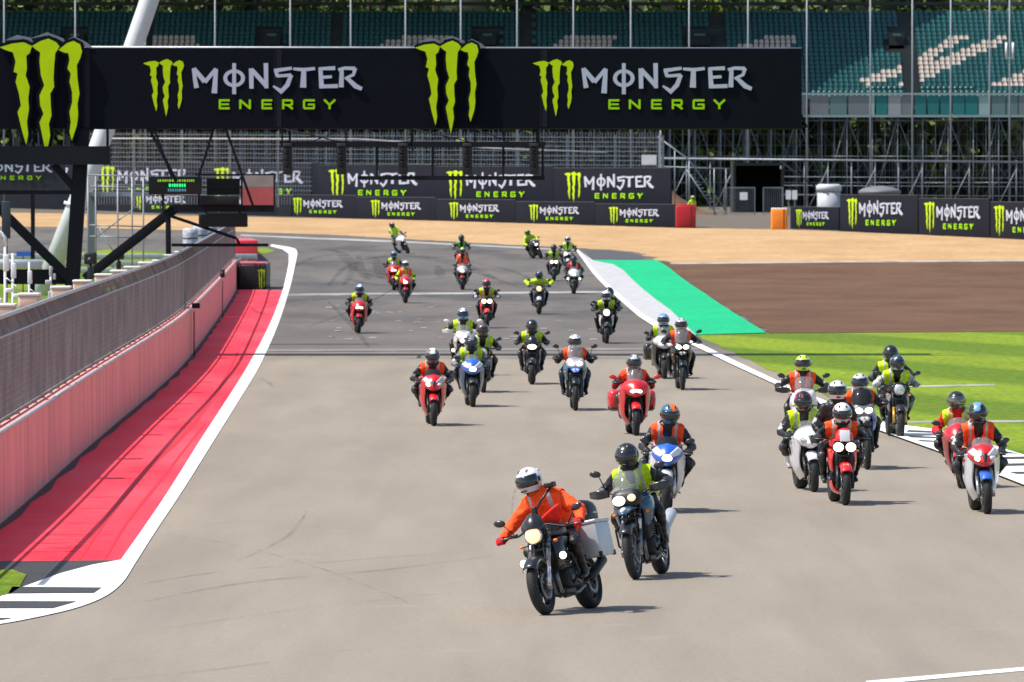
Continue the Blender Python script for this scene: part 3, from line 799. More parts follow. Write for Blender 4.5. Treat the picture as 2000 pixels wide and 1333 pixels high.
def flush_people():
    g = MB() ; gm = glove_raw()
    me = bpy.data.meshes.new("t"); me.from_pydata(gm.v, [], gm.f); go = bpy.data.objects.new("t", me); C.objects.link(go)
    r = go.modifiers.new("r", 'REMESH'); r.mode = 'VOXEL'; r.voxel_size = .0045
    s = go.modifiers.new("s", 'SMOOTH'); s.factor = .5; s.iterations = 2
    _tmp.append(go)
    dg = bpy.context.evaluated_depsgraph_get(); dg.update()
    meshes = [bpy.data.meshes.new_from_object(o.evaluated_get(dg)) for o in _tmp]
    for o in _tmp: d = o.data; bpy.data.objects.remove(o); bpy.data.meshes.remove(d)
    gl = meshes.pop(); gl.name = "glove_left"
    gr = gl.copy(); gr.name = "glove_right"
    for v in gr.vertices: v.co.x *= -1
    gr.flip_normals()
    for m_ in (gl, gr):
        for p in m_.polygons: p.use_smooth = True
    for me, (sk, loc, rot, sp) in zip(meshes, PEOPLE):
        n = len(me.polygons); cen = np.zeros(n * 3); me.polygons.foreach_get("center", cen); cen = cen.reshape(-1, 3)
        best = np.full(n, 1e9); cls = np.zeros(n, int)
        for c, A, B, ra, rb, la, fr in sk['S']:
            A_, B_ = np.array(A), np.array(B); d = B_ - A_; t = np.clip(((cen - A_) @ d) / (d @ d + 1e-9), 0, 1)
            dist = np.linalg.norm(cen - A_ - t[:, None] * d, axis=1) - (ra + (rb - ra) * t) * (1.1 if c == 0 else 1)
            k = dist < best; best[k] = dist[k]; cls[k] = c
        slot = np.array([0, 1, 1, 3, 2, 2, 4, 0])[cls]
        # boots reach halfway up the shin; hands are glove coloured
        for c, A, B, ra, rb, la, fr in sk['S']:
            if c == 5:
                A_, B_ = np.array(A), np.array(B); d = B_ - A_; t = ((cen - A_) @ d) / (d @ d)
                near = np.linalg.norm(cen - A_ - np.clip(t, 0, 1)[:, None] * d, axis=1) < .12
                slot[(cls == 5) & near & (t > .45)] = 4
        me.polygons.foreach_set("material_index", slot.tolist()); me.polygons.foreach_set("use_smooth", [True] * n)
        me.name = "person"
        # creases of the clothing, pressed into the surface
        nvv = len(me.vertices); co_ = np.zeros(nvv * 3); no_ = np.zeros(nvv * 3); me.vertices.foreach_get("co", co_); me.vertices.foreach_get("normal", no_)
        co_ = co_.reshape(-1, 3); no_ = no_.reshape(-1, 3); aa = np.zeros(nvv)
        for i_, (x_, y_, z_) in enumerate(co_):
            if z_ < sk['N'].z: p = Vector((x_ * 9 + len(sp['label']), y_ * 9, z_ * 15)); aa[i_] = .012 * (mnoise.noise(p) + .6 * mnoise.noise(p * 2.3))
        me.vertices.foreach_set("co", (co_ + no_ * aa[:, None]).ravel()); me.update()
        if sp.get('jacket', 'black') == 'black' and len(sp['label']) % 3:
            S5 = sk['S']
            for i5, (c, A, B, *_) in enumerate(S5):
                if c == 1:
                    out = np.array(A) * .25 + np.array(B) * .75; slot[(np.linalg.norm(cen - out, axis=1) < .085) & (cls == 1) & (np.abs(cen[:, 0]) > abs(out[0]) + .02)] = 5
                if c == 4: slot[(np.linalg.norm(cen - np.array(B), axis=1) < .078) & (cen[:, 1] < B.y - .03)] = 6
            me.polygons.foreach_set("material_index", slot.tolist())
        for _ in range(7 - len(me.materials)): me.materials.append(None)
        jk = cm(sp.get('jacket', 'black'))
        o = put("person", me, [jk, cm(sp.get('sleeve', sp.get('jacket', 'black'))), cm(sp.get('legs', 'black')), cm(sp.get('glove', 'black')), mat("boot_leather_" + sp.get('boot', 'black'), PAL[sp.get('boot', 'black')], .4), mat("arm_patch_" + ("w" if len(sp['label']) % 2 else "g"), (.45, .45, .46) if len(sp['label']) % 2 else (.10, .10, .11), .5), mat("knee_armour", (.05, .05, .055), .35)], loc=loc, rot=rot)
        tag(o, sp['label'], "person", sp.get('group'))
        # vest, cut from the torso and pushed out from it
        if sp.get('vest'):
            Pv, N, ax = np.array(sk['Pv']), np.array(sk['N']), np.array(sk['ax'])
            Ln = np.linalg.norm(N - Pv); fwd = np.cross(ax, (1, 0, 0)); fwd = fwd if fwd[1] < 0 else -fwd
            rel = cen - Pv; t = (rel @ ax) / Ln; x = cen[:, 0] - (Pv[0] + (N[0] - Pv[0]) * np.clip(t, 0, 1)); f = rel @ fwd
            keep = ((cls == 0) | ((cls == 1) & (np.abs(x) < .235) & (t > .5)) | ((cls == 7) & (t < .98))) & (t > sp.get('hem', -.04)) & (t < 1.03) & (np.abs(x) < .235)
            vneck = (f > .0) & (np.abs(x) < sp.get('open', .0) * .25 + .008 + .042 * np.clip((t - .42) / .5, 0, 1)) & (t > max(.42, sp.get('openfrom', .42)))
            keep &= ~vneck
            idx = np.nonzero(keep)[0]
            vset = {}; vs = []; fs = []; ms = []
            hem = sp.get('hem', -.04)
            for i in idx:
                p = me.polygons[i]; ff = []
                for vi in p.vertices:
                    if vi not in vset:
                        v = me.vertices[vi]; tt = (np.array(v.co) - Pv) @ ax / Ln
                        off = .013 + .008 * math.sin(vi * .13 + v.co.x * 40) ** 2 + .03 * max(0, .25 - tt)
                        vset[vi] = len(vs); vs.append(tuple(v.co + v.normal * off))
                    ff.append(vset[vi])
                fs.append(ff)
                ti, xi = t[i], abs(x[i]); m = 0
                if (.095 < xi < .13 and ti > .2) or (.10 < ti < .19): m = 1
                ms.append(m)
            vm = bpy.data.meshes.new("vest"); vm.from_pydata(vs, [], fs)
            vm.polygons.foreach_set("material_index", ms); vm.polygons.foreach_set("use_smooth", [True] * len(fs))
            bm = bmesh.new(); bm.from_mesh(vm)
            for _ in range(3): bmesh.ops.smooth_vert(bm, verts=[v for v in bm.verts], factor=.35, use_axis_x=True, use_axis_y=True, use_axis_z=True)
            outer = [v.co.copy() for v in bm.verts]; bnd = [(e.verts[0].index, e.verts[1].index) for e in bm.edges if e.is_boundary]; bm.free()
            nrm = {vset[vi]: me.vertices[vi].normal for vi in vset}
            nv = len(outer); vm = bpy.data.meshes.new("vest")
            vm.from_pydata([tuple(c) for c in outer] + [tuple(outer[i] - nrm[i] * .006) for i in range(nv)], [], fs + [[nv + a for a in f_][::-1] for f_ in fs] + [[a, b, nv + b, nv + a] for a, b in bnd])
            vm.polygons.foreach_set("material_index", ms + ms + [0] * len(bnd)); vm.polygons.foreach_set("use_smooth", [True] * len(vm.polygons))
            for _ in range(2): vm.materials.append(None)
            vm.update()
            put("vest", vm, [cm(sp['vest']), REFL], o)
        # helmet
        H = sk['H']; hr = (sp.get('nod', .0), 0, sp.get('turn', 0.0)); ht = sp.get('helmet', ('black', 'black', 'none'))
        h = part("helmet", "helm_" + ht[2], helm_shell(ht[2]), [pm(ht[0]), pm(ht[1]), BLK], o)
        h.location = H; h.rotation_euler = hr; h.scale = (1.12, 1.1, 1.08)
        if ht[2] != 'cap':
            part("visor", "visor", visor_fn, [VISM if sp.get('mvis') else VIS], h)
        hands = [(A, B) for c, A, B, *_ in sk['S'] if c == 3]
        for k, gmesh in enumerate((gr, gl)):
            gp = sp['_grips'][k]
            if sp.get('pillion'): continue
            put("glove", gmesh, cm(sp.get('glove', 'black')), o, loc=gp, rot=(0, 0, (.12 if k else -.12)))
        if sp.get('extra'): sp['extra'](o, sk)

# ------------------------------------------------------------------ motorcycles (front is -y, wheels stand on z = 0)
def tyre_fn(r, w):
    def fn(mb):
        prof = []
        for k in range(13):
            a = math.pi * (k / 12); prof.append((-w / 2 * math.cos(a) * (1 if True else 0), r - .075 + .075 * math.sin(a) ** .8))
        prof += [(w / 2 * .62, r - .098), (-w / 2 * .62, r - .098)]
        return mb.rev(prof, (0, 0, 0), 0, 40)
    return fn
def rim_fn(r, w, kind):
    def fn(mb):
        ri = r - .085
        mb.rev([(-w * .36, ri + .006), (-w * .36, ri - .02), (-w * .1, ri - .032), (w * .1, ri - .032), (w * .36, ri - .02), (w * .36, ri + .006)], (0, 0, 0), 0, 36)
        mb.tube([(-.06, 0, 0), (.06, 0, 0)], .032, 0, 14)
        n = 5 if kind == 'cast' else (10 if kind == 'ten' else 24)
        for k in range(n):
            a = 2 * math.pi * k / n; c, s_ = math.cos(a), math.sin(a)
            if n < 20:
                for d in ((-.13, .13) if n == 5 else (0,)):
                    mb.tube([(0, .028 * c, .028 * s_), (0, (ri - .02) * math.cos(a + d), (ri - .02) * math.sin(a + d))], [.014, .010], 0, 6)
            else: mb.tube([((-1) ** k * .03, .03 * c, .03 * s_), (0, (ri - .02) * math.cos(a + .3 * (-1) ** (k // 2)), (ri - .02) * math.sin(a + .3 * (-1) ** (k // 2)))], .0028, 0, 4)
        return mb
    return fn
def disc_fn(x):
    def fn(mb):
        for sx in x: mb.rev([(sx - .003, .155), (sx - .003, .10), (sx + .003, .10), (sx + .003, .155)], (0, 0, 0), 0, 28)
        for sx in x:
            for k in range(5):
                a = k * 1.2566; mb.tube([(sx, .04 * math.cos(a), .04 * math.sin(a)), (sx, .11 * math.cos(a), .11 * math.sin(a))], .007, 0, 5)
        return mb
    return fn
def arc_guard(r, w, a0, a1):
    def fn(mb):
        rows = []
        for k in range(7):
            a = R(a0 + (a1 - a0) * k / 6)
            rows.append([(x, -(r + dz) * math.cos(a), (r + dz) * math.sin(a)) for x, dz in ((-w / 2, -.05), (-w * .4, .0), (0, .018), (w * .4, .0), (w / 2, -.05))])
        return mb.sheet(rows, .006, 0, 2)
    return fn

T = {  # type: wheelbase/2, front radius, rear radius, head, seat, grips, pegs
 'sport': dict(wb=.70, rf=.300, rr=.315, fw=.12, rw=.19, grip=(.29, -.38, .86), peg=(.17, .30, .45), seat=(.27, .80), bar='clip', mirror=(.33, -.52, 1.04), lean=.10),
 'lead': dict(wb=.72, rf=.315, rr=.315, fw=.115, rw=.17, grip=(.42, -.30, .945), peg=(.18, .16, .40), seat=(.26, .80), bar='bar', mirror=(.47, -.34, 1.12), lean=.12),
 'naked': dict(wb=.71, rf=.300, rr=.315, fw=.12, rw=.18, grip=(.34, -.30, .985), peg=(.18, .16, .40), seat=(.22, .80), bar='bar', mirror=(.36, -.34, 1.20), lean=.12),
 'adv': dict(wb=.76, rf=.335, rr=.325, fw=.105, rw=.15, grip=(.39, -.28, 1.08), peg=(.19, .12, .40), seat=(.22, .86), bar='bar', mirror=(.40, -.34, 1.33), lean=.12),
 'tour': dict(wb=.73, rf=.300, rr=.315, fw=.12, rw=.18, grip=(.33, -.30, 1.00), peg=(.18, .22, .40), seat=(.26, .80), bar='clip', mirror=(.42, -.50, 1.10), lean=.10),
}
def bike(ty, loc, rot, sp):
    t = T[ty]; wb, rf, rr = t['wb'], t['rf'], t['rr']
    root = empty("motorcycle", loc, rot); tag(root, sp['label'], "motorcycle", sp.get('group'))
    main, sec = pm(sp['main']), pm(sp.get('sec', sp['main']))
    rimm = {'black': RIMD, 'silver': MET, 'gold': mat("gold_anodised", (.55, .36, .08), .35, .6), 'white': pm('white'), 'red': pm('red')}[sp.get('rim', 'black')]
    kind = sp.get('spokes', 'cast')
    hi = sp.get('lod', 0)
    for nm, y, r, w in (("f", -wb, rf, t['fw']), ("r", wb, rr, t['rw'])):
        wh = part("wheel", f"ty{r}{w}", tyre_fn(r, w), RUB, root); wh.location = (0, y, r)
        part("rim", f"rim{r}{w}{kind}", rim_fn(r, w, kind), rimm, wh)
        part("brake_disc", "disc" + nm, disc_fn((-.068, .068) if nm == "f" else (.075,)), MET, wh)
    fkx = .105
    top = Vector((0, -.40 if ty != 'adv' else -.38, .93 if ty != 'sport' else .86))
    axle = Vector((0, -wb, rf))
    fk = {'gold': mat("gold_fork_tube", (.62, .36, .05), .3, .5), 'silver': CHR, 'black': BLK}[sp.get('fork', 'black')]
    for sx in (-1, 1):
        d = top - axle
        def leg(mb, sx=sx, d=d):
            a = axle + Vector((sx * fkx, -.02, -.01)); b = top + Vector((sx * fkx, 0, 0))
            mb.tube([a, a + d * .45], [.030, .028], 0 if ty == 'adv' or ty == 'tour' else 1, 10); mb.tube([a + d * .45, b], [.021 if ty in ('adv', 'tour') else .028] * 2, 1 if ty in ('adv', 'tour') else 0, 10)
            mb.box(a + Vector((0, .02, .0)), (.05, .07, .08), 0, .012); mb.box(a + Vector((-sx * .012, .07, .09)), (.045, .06, .11), 2, .014); mb.tube([a + Vector((-sx * .01, .05, .15)), a + d * .35 + Vector((-sx * .03, .03, 0)), a + d * .75 + Vector((-sx * .05, -.03, 0)), b + Vector((-sx * .03, -.06, .05))], .006, 0, 5); return mb
        part("fork_leg", f"fork{ty}{sx}", leg, [BLK if sp.get('fork') != 'silver' else MET, fk, DMET], root)
    part("fork_clamp", "clamp" + ty, lambda mb: mb.box(top, (.26, .07, .035), 0, .01).box(axle + (top - axle) * .68, (.26, .075, .045), 0, .012).tube([top, top + (top - axle) * -.3], .03), BLK, root)
    gd = part("mudguard", f"guard{ty}", arc_guard(rf + .022, t['fw'] + .045, 40, 150), pm(sp.get('guard', sp.get('sec', sp['main']))), root); gd.location = (0, -wb, rf)
    # engine, frame, swingarm, exhaust
    def eng(mb):
        mb.box((0, .02, .38), (.34, .42, .24), 0, .04); mb.box((0, -.14, .58), (.30, .26, .26), 0, .03, Matrix.Rotation(-.35, 4, 'X'))
        for k in range(6): mb.box((0, -.16, .50 + k * .03), (.33, .29, .008), 1, 0)
        for sx in (-1, 1): mb.tube([(sx * .15, .08, .37), (sx * .19, .08, .37)], [.09, .08], 1, 16); mb.tube([(sx * .15, -.08, .36), (sx * .18, -.08, .36)], [.06, .05], 1, 14)
        mb.box((0, -.05, .24), (.2, .34, .1), 0, .03); mb.box((0, .12, .66), (.24, .4, .2), 0, .03); return mb
    part("engine", "eng", eng, [DMET, MET], root)
    def rad(mb):
        mb.box((0, -.37, .60), (.34, .045, .27), 0, .01)
        for k in range(9): mb.box((0, -.395, .49 + k * .027), (.31, .006, .006), 1, 0)
        return mb
    part("radiator", "rad", rad, [BLK, DMET], root)
    def frm(mb):
        for sx in (-1, 1):
            mb.tube([(sx * .05, -.36, .84), (sx * .15, -.18, .76), (sx * .15, .12, .60), (sx * .12, .24, .42)], [.03, .035, .035, .03], 0, 8)
            mb.tube([(sx * .10, .10, .72), (sx * .12, .45, .80), (sx * .09, .78, .86)], .016, 0, 6)
            mb.tube([(sx * .10, .22, .42), (sx * .11, wb, rr)], [.04, .026], 0, 8)
            mb.tube([(sx * .12, t['peg'][1], t['peg'][2] - .09), (sx * .24, t['peg'][1] + .01, t['peg'][2] - .09)], .013, 0, 6)
            mb.box((sx * .13, .24, .38), (.03, .1, .16), 0, .01)
        mb.tube([(.12, .22, .44), (.14, .20, .30), (.2, .26, .26)], .012, 0, 6)
        return mb
    part("frame", "frm" + ty, frm, DMET, root)
    def exh(mb):
        for x in (-.07, 0, .07): mb.tube([(x, -.26, .52), (x * 1.2, -.36, .42), (x, -.28, .24), (x * .6, -.05, .19)], .020, 0, 8)
        mb.tube([(0, -.05, .19), (.08, .2, .21), (.16, .42, .33)], [.03, .03, .028], 0, 8)
        dz = .20 if ty == 'adv' else 0; mb.tube([(.16, .40, .32), (.18, .48, .37 + dz), (.21, .82, .52 + dz), (.21, .85, .53 + dz)], [.035, .055 + dz * .08, .058 + dz * .08, .04], 1, 12); return mb
    part("exhaust", "exh" + ty, exh, [MET, DMET if ty == 'lead' else ALU], root)
    # tank, seat, tail
    tw = {'sport': .17, 'naked': .18, 'lead': .2, 'adv': .20, 'tour': .19}[ty]; tz = {'sport': .84, 'naked': .90, 'lead': .91, 'adv': .95, 'tour': .90}[ty]
    part("fuel_tank", "tank" + ty, lambda mb: mb.loft([(-.36, tz + .0, .06, .05), (-.30, tz, .13, .10), (-.15, tz, tw, .12), (.02, tz - .03, tw * .86, .11), (.14, tz - .07, .09, .07), (.18, tz - .08, .05, .04)], e=2.6), main, root)
    sz = t['seat'][1] - .03
    part("seat", "seat" + ty, lambda mb: mb.loft([(.08, sz, .08, .03), (.16, sz, .14, .045), (.34, sz, .15, .045), (.48, sz + .05, .12, .05), (.70, sz + .08, .10, .035), (.76, sz + .08, .06, .02)]), VIN, root)
    part("tail_unit", "tail" + ty, lambda mb: mb.loft([(.26, sz - .06, .14, .05), (.5, sz - .02, .13, .055), (.75, sz + .04, .09, .045), (.92, sz + .07, .04, .02)]), main, root)
    # bars, mirrors, levers
    gx, gy, gz = t['grip']
    def bars(mb):
        for sx in (-1, 1):
            if t['bar'] == 'bar': mb.tube([(0, top.y + .02, top.z + .06), (sx * .10, top.y + .02, top.z + .07), (sx * (gx - .14), gy - .03, gz - .01), (sx * (gx + .07), gy + .01, gz)], .0125, 0, 8)
            else: mb.tube([(sx * .10, top.y, top.z + .02), (sx * (gx - .10), gy - .02, gz + .005), (sx * (gx + .07), gy + .01, gz)], .0135, 0, 8)
            mb.tube([(sx * (gx - .06), gy, gz), (sx * (gx + .085), gy + .012, gz)], .018, 0, 8)
            mb.tube([(sx * (gx - .08), gy - .035, gz), (sx * (gx + .0), gy - .065, gz - .005), (sx * (gx + .08), gy - .06, gz - .005)], .007, 1, 6)
            mb.box((sx * (gx - .10), gy - .02, gz), (.05, .05, .045), 0, .01)
        return mb
    part("handlebar", "bars" + ty, bars, [BLK, MET], root)
    mx, my, mz = t['mirror']; mk = sp.get('mirror', 'black')
    for sx in (-1, 1):
        def mir(mb, sx=sx):
            b = (sx * (gx - .09), gy - .02, gz + .02) if ty not in ('sport', 'tour') else (sx * .2, -.56, .98)
            mb.tube([b, (sx * (mx - .04), my, mz - .03)], .007, 1, 6); mb.ell((sx * mx, my, mz), (.072, .022, .042), 0, 14, Matrix.Rotation(-sx * .2, 4, 'Y')); return mb
        part("mirror", f"mir{ty}{sx}", mir, [pm(mk), BLK], root)
        part("indicator", f"ind{ty}{sx}", lambda mb, sx=sx: mb.tube([(sx * .12, -.50, .80), (sx * .19, -.50, .80)], .007, 1, 5).ell((sx * .205, -.50, .80), (.028, .026, .02), 0, 10), [AMB, BLK], root)
    # cables and clocks
    part("instruments", "ins" + ty, lambda mb: mb.box((0, -.47, gz + .0), (.20, .05, .09), 0, .02, Matrix.Rotation(-.5, 4, 'X')).tube([(.2, gy - .04, gz), (.12, -.50, gz - .1), (.02, -.48, gz - .25)], .006, 0, 5).tube([(-.2, gy - .04, gz), (-.14, -.50, gz - .08), (-.02, -.48, gz - .25)], .006, 0, 5), BLK, root)
    # front end by type
    lamp = sp.get('lamp', 'twin'); on = sp.get('on', 'both')
    def lens(name, c, r, lit, tilt=0):
        hz = part("headlight", None, lambda mb: mb.ell(c, (r[0] * 1.12, .05, r[1] * 1.15), 0, 18, Matrix.Rotation(tilt, 4, 'Y')), BLK if sp.get('bezel') != 'chrome' else CHR, root)
        part("lens", None, lambda mb: mb.ell((c[0], c[1] - .028, c[2]), (r[0], .034, r[1]), 0, 18, Matrix.Rotation(tilt, 4, 'Y')), {1: LAMP, 0: LAMPO, 2: LAMPW}[lit], hz)
    L1 = 1 if on in ('both', 'left', 'warm') else 0; L2 = 1 if on in ('both', 'right') else 0
    if ty in ('sport', 'tour'):
        nw = .21 if ty == 'sport' else .25
        nz = .86 if ty == 'sport' else .90
        part("nose_fairing", f"nose{ty}", lambda mb: mb.loft([(-.865, nz - .10, .035, .03), (-.83, nz - .085, .085, .08), (-.76, nz - .05, .145, .13), (-.66, nz - .02, nw - .01, .165), (-.52, nz, nw + .025, .175), (-.42, nz - .01, nw + .03, .15)], e=1.72, n=32), main, root)
        for sx in (-1, 1):
            def side(mb, sx=sx):
                w = 0 if ty == 'sport' else .035
                rows = [[((.17 + w) * sx, -.70, .84), ((.245 + w) * sx, -.50, .88), ((.26 + w) * sx, -.28, .84), ((.24 + w) * sx, -.10, .74)],
                        [((.155 + w) * sx, -.64, .72), ((.245 + w) * sx, -.44, .72), ((.27 + w) * sx, -.20, .68), ((.25 + w) * sx, .02, .62)],
                        [((.165 + w) * sx, -.50, .52), ((.23 + w) * sx, -.34, .52), ((.25 + w) * sx, -.10, .50), ((.24 + w) * sx, .14, .50)],
                        [((.14 + w) * sx, -.42, .36), ((.19 + w) * sx, -.26, .34), ((.20 + w) * sx, -.02, .34), ((.19 + w) * sx, .22, .38)],
                        [(.06 * sx, -.34, .25), (.11 * sx, -.20, .20), (.12 * sx, .0, .18), (.12 * sx, .22, .24)]]
                if sx < 0: rows = [r[::-1] for r in rows]
                return mb.sheet(rows, .014, 0, 4)
            sf = part("side_fairing", f"side{ty}{sx}", side, sec, root)
            w_ = 0 if ty == 'sport' else .035
            part("vent", f"vent{ty}{sx}", lambda mb, sx=sx: mb.sheet([[((.262 + w_) * sx, -.34, .74), ((.272 + w_) * sx, -.20, .72), ((.262 + w_) * sx, -.06, .66)], [((.268 + w_) * sx, -.30, .60), ((.272 + w_) * sx, -.16, .58), ((.262 + w_) * sx, -.04, .56)]][:: sx], .012, 0, 3), BLK, sf)
            part("stripe", f"strp{ty}{sx}", lambda mb, sx=sx: mb.sheet([[((.252 + w_) * sx, -.46, .80), ((.272 + w_) * sx, -.28, .79), ((.256 + w_) * sx, -.12, .72)], [((.252 + w_) * sx, -.45, .765), ((.274 + w_) * sx, -.28, .755), ((.258 + w_) * sx, -.11, .69)]][:: sx], .012, 0, 3), main if sp.get('sec', sp['main']) != sp['main'] else pm('silver'), sf)
        ly, lz = -.80, nz - .055
        if lamp == 'twin':
            lens('l', (-.098, ly + .025, lz), (.062, .034), L1, .42); lens('r', (.098, ly + .025, lz), (.062, .034), L2, -.42)
        elif lamp == 'wide': lens('l', (0, ly - .005, lz - .01), (.115, .042), 1 if on != 'none' else 0)
        else:
            lens('l', (0, ly - .02, lz - .005), (.075, .055), L1)
        def scr(mb):
            z0 = nz + .10; h = .14 if ty == 'sport' else .24
            return mb.sheet([[(-.15, -.58, z0 - .015), (-.08, -.68, z0 - .005), (0, -.70, z0), (.08, -.68, z0 - .005), (.15, -.58, z0 - .015)], [(-.15, -.50, z0 + h * .5), (-.08, -.58, z0 + h * .55), (0, -.60, z0 + h * .57), (.08, -.58, z0 + h * .55), (.15, -.50, z0 + h * .5)],
                             [(-.10, -.44, z0 + h * .92), (-.06, -.50, z0 + h), (0, -.52, z0 + h * 1.03), (.06, -.50, z0 + h), (.10, -.44, z0 + h * .92)]], .004, 0, 3)
        part("windscreen", "scr" + ty, scr, GLS if sp.get('screen') != 'dark' else GLD, root)
        if sp.get('accent'):
            for sx in (-1, 1):
                part("fairing_panel", f"acc{ty}{sx}", lambda mb, sx=sx: mb.sheet([[(.035 * sx, -.835, nz + .0), (.10 * sx, -.78, nz + .055), (.15 * sx, -.68, nz + .105)], [(.10 * sx, -.815, nz - .04), (.175 * sx, -.72, nz - .01), (.225 * sx, -.62, nz + .05)]][:: sx], .016, 0, 3), pm(sp['accent']), root)
        part("nose_recess", "recess" + ty, lambda mb: mb.sheet([[(-.05, -.80, nz + .02), (0, -.825, nz + .025), (.05, -.80, nz + .02)], [(-.035, -.845, nz - .045), (0, -.862, nz - .045), (.035, -.845, nz - .045)], [(-.015, -.872, nz - .10), (0, -.878, nz - .10), (.015, -.872, nz - .10)]], .012, 0, 3), BLK, root) if lamp == 'twin' else None
        part("air_intake", "intake" + ty, lambda mb: mb.loft([(-.84, nz - .13, .05, .02), (-.74, nz - .14, .10, .03), (-.6, nz - .14, .14, .04)], e=2), BLK, root)
    elif ty in ('naked', 'lead'):
        lz = .90
        if lamp == 'round': lens('l', (0, -.60, lz), (.092, .092), 0 if on == 'none' else (2 if on == 'warm' else 1)); 
        elif lamp == 'twinround': lens('l', (-.092, -.60, lz - .04), (.076, .068), L1); lens('r', (.092, -.60, lz - .04), (.076, .068), L2)
        else: lens('l', (0, -.60, lz - .02), (.105, .06), 1)
        part("headlight_bracket", "hb", lambda mb: mb.box((0, -.55, .88), (.2, .06, .16), 0, .03).tube([(-.1, -.54, .9), (-.1, -.44, .9)], .012).tube([(.1, -.54, .9), (.1, -.44, .9)], .012), BLK, root)
        if sp.get('flyscreen'): part("fly_screen", "fly", lambda mb: mb.sheet([[(-.12, -.60, .95), (0, -.66, .97), (.12, -.60, .95)], [(-.125, -.56, 1.03), (0, -.63, 1.06), (.125, -.56, 1.03)], [(-.08, -.50, 1.10), (0, -.55, 1.14), (.08, -.50, 1.10)]], .012, 0, 3), main, root)
        for sx in (-1, 1):
            part("radiator_shroud", f"shr{sx}", lambda mb, sx=sx: mb.sheet([[(.13 * sx, -.44, .80), (.20 * sx, -.32, .84), (.22 * sx, -.10, .82)], [(.17 * sx, -.46, .66), (.215 * sx, -.34, .68), (.21 * sx, -.18, .70)], [(.15 * sx, -.42, .48), (.19 * sx, -.34, .52), (.18 * sx, -.26, .56)]][:: sx], .014, 0, 3), sec, root)
        if sp.get('belly'): part("belly_pan", "belly", lambda mb: mb.sheet([[(-.17, -.30, .36), (-.13, -.36, .24), (0, -.38, .17), (.13, -.36, .24), (.17, -.30, .36)], [(-.18, -.1, .34), (-.14, -.12, .2), (0, -.12, .14), (.14, -.12, .2), (.18, -.1, .34)], [(-.15, .2, .32), (-.1, .2, .2), (0, .2, .15), (.1, .2, .2), (.15, .2, .32)]], .012, 0, 3), main, root)
    else:
        lz = .98
        part("front_cowl", "cowl", lambda mb: mb.loft([(-.70, lz - .05, .10, .05), (-.66, lz - .01, .16, .10), (-.58, lz + .01, .19, .12), (-.48, lz + .0, .16, .10), (-.38, lz - .02, .10, .07)], e=2.6), main if not sp.get('darkcowl') else BLK, root)
        part("beak", "beak", lambda mb: mb.sheet([[(-.12, -.55, .86), (-.05, -.58, .89), (.05, -.58, .89), (.12, -.55, .86)], [(-.10, -.76, .86), (-.04, -.78, .885), (.04, -.78, .885), (.10, -.76, .86)], [(-.045, -.96, .80), (-.015, -.97, .81), (.015, -.97, .81), (.045, -.96, .80)]], .012, 0, 3), pm(sp.get('beak', sp['main'])), root)
        if lamp == 'gs': lens('l', (-.075, -.69, lz - .01), (.078, .06), L1); lens('r', (.085, -.685, lz + .01), (.052, .045), 2)
        elif lamp == 'single': lens('l', (0, -.70, lz - .01), (.085, .06), L1)
        else: lens('l', (-.082, -.685, lz - .0), (.068, .05), L1, .15); lens('r', (.082, -.685, lz - .0), (.068, .05), L2, -.15)
        h = sp.get('scr', .30)
        part("windscreen", f"advscr{h}", lambda mb: mb.sheet([[(-.15, -.58, lz + .09), (-.08, -.65, lz + .09), (0, -.67, lz + .09), (.08, -.65, lz + .09), (.15, -.58, lz + .09)], [(-.17, -.49, lz + .09 + h * .55), (-.09, -.56, lz + .09 + h * .6), (0, -.58, lz + .09 + h * .6), (.09, -.56, lz + .09 + h * .6), (.17, -.49, lz + .09 + h * .55)],
                [(-.13, -.42, lz + .09 + h * .95), (-.07, -.47, lz + .09 + h), (0, -.49, lz + .09 + h * 1.02), (.07, -.47, lz + .09 + h), (.13, -.42, lz + .09 + h * .95)]], .004, 0, 3), GLS if sp.get('screen') != 'dark' else GLD, root)
        for sx in (-1, 1):
            part("tank_shroud", f"ash{sx}", lambda mb, sx=sx: mb.sheet([[(.11 * sx, -.52, .94), (.20 * sx, -.36, .99), (.22 * sx, -.12, .96), (.17 * sx, .05, .90)], [(.16 * sx, -.50, .82), (.245 * sx, -.34, .84), (.24 * sx, -.14, .82), (.18 * sx, .02, .78)], [(.15 * sx, -.44, .62), (.21 * sx, -.32, .66), (.20 * sx, -.20, .70), (.17 * sx, -.06, .70)]][:: sx], .014, 0, 3), sec, root)
        if sp.get('handguards'):
            for sx in (-1, 1):
                part("handguard", f"hg{sx}", lambda mb, sx=sx: mb.sheet([[((gx - .14) * sx, gy - .11, gz + .03), (gx * sx, gy - .13, gz + .05), ((gx + .12) * sx, gy - .05, gz + .04)], [((gx - .14) * sx, gy - .11, gz - .05), (gx * sx, gy - .13, gz - .06), ((gx + .12) * sx, gy - .05, gz - .03)]][:: sx], .012, 0, 4), pm(sp['handguards']), root)
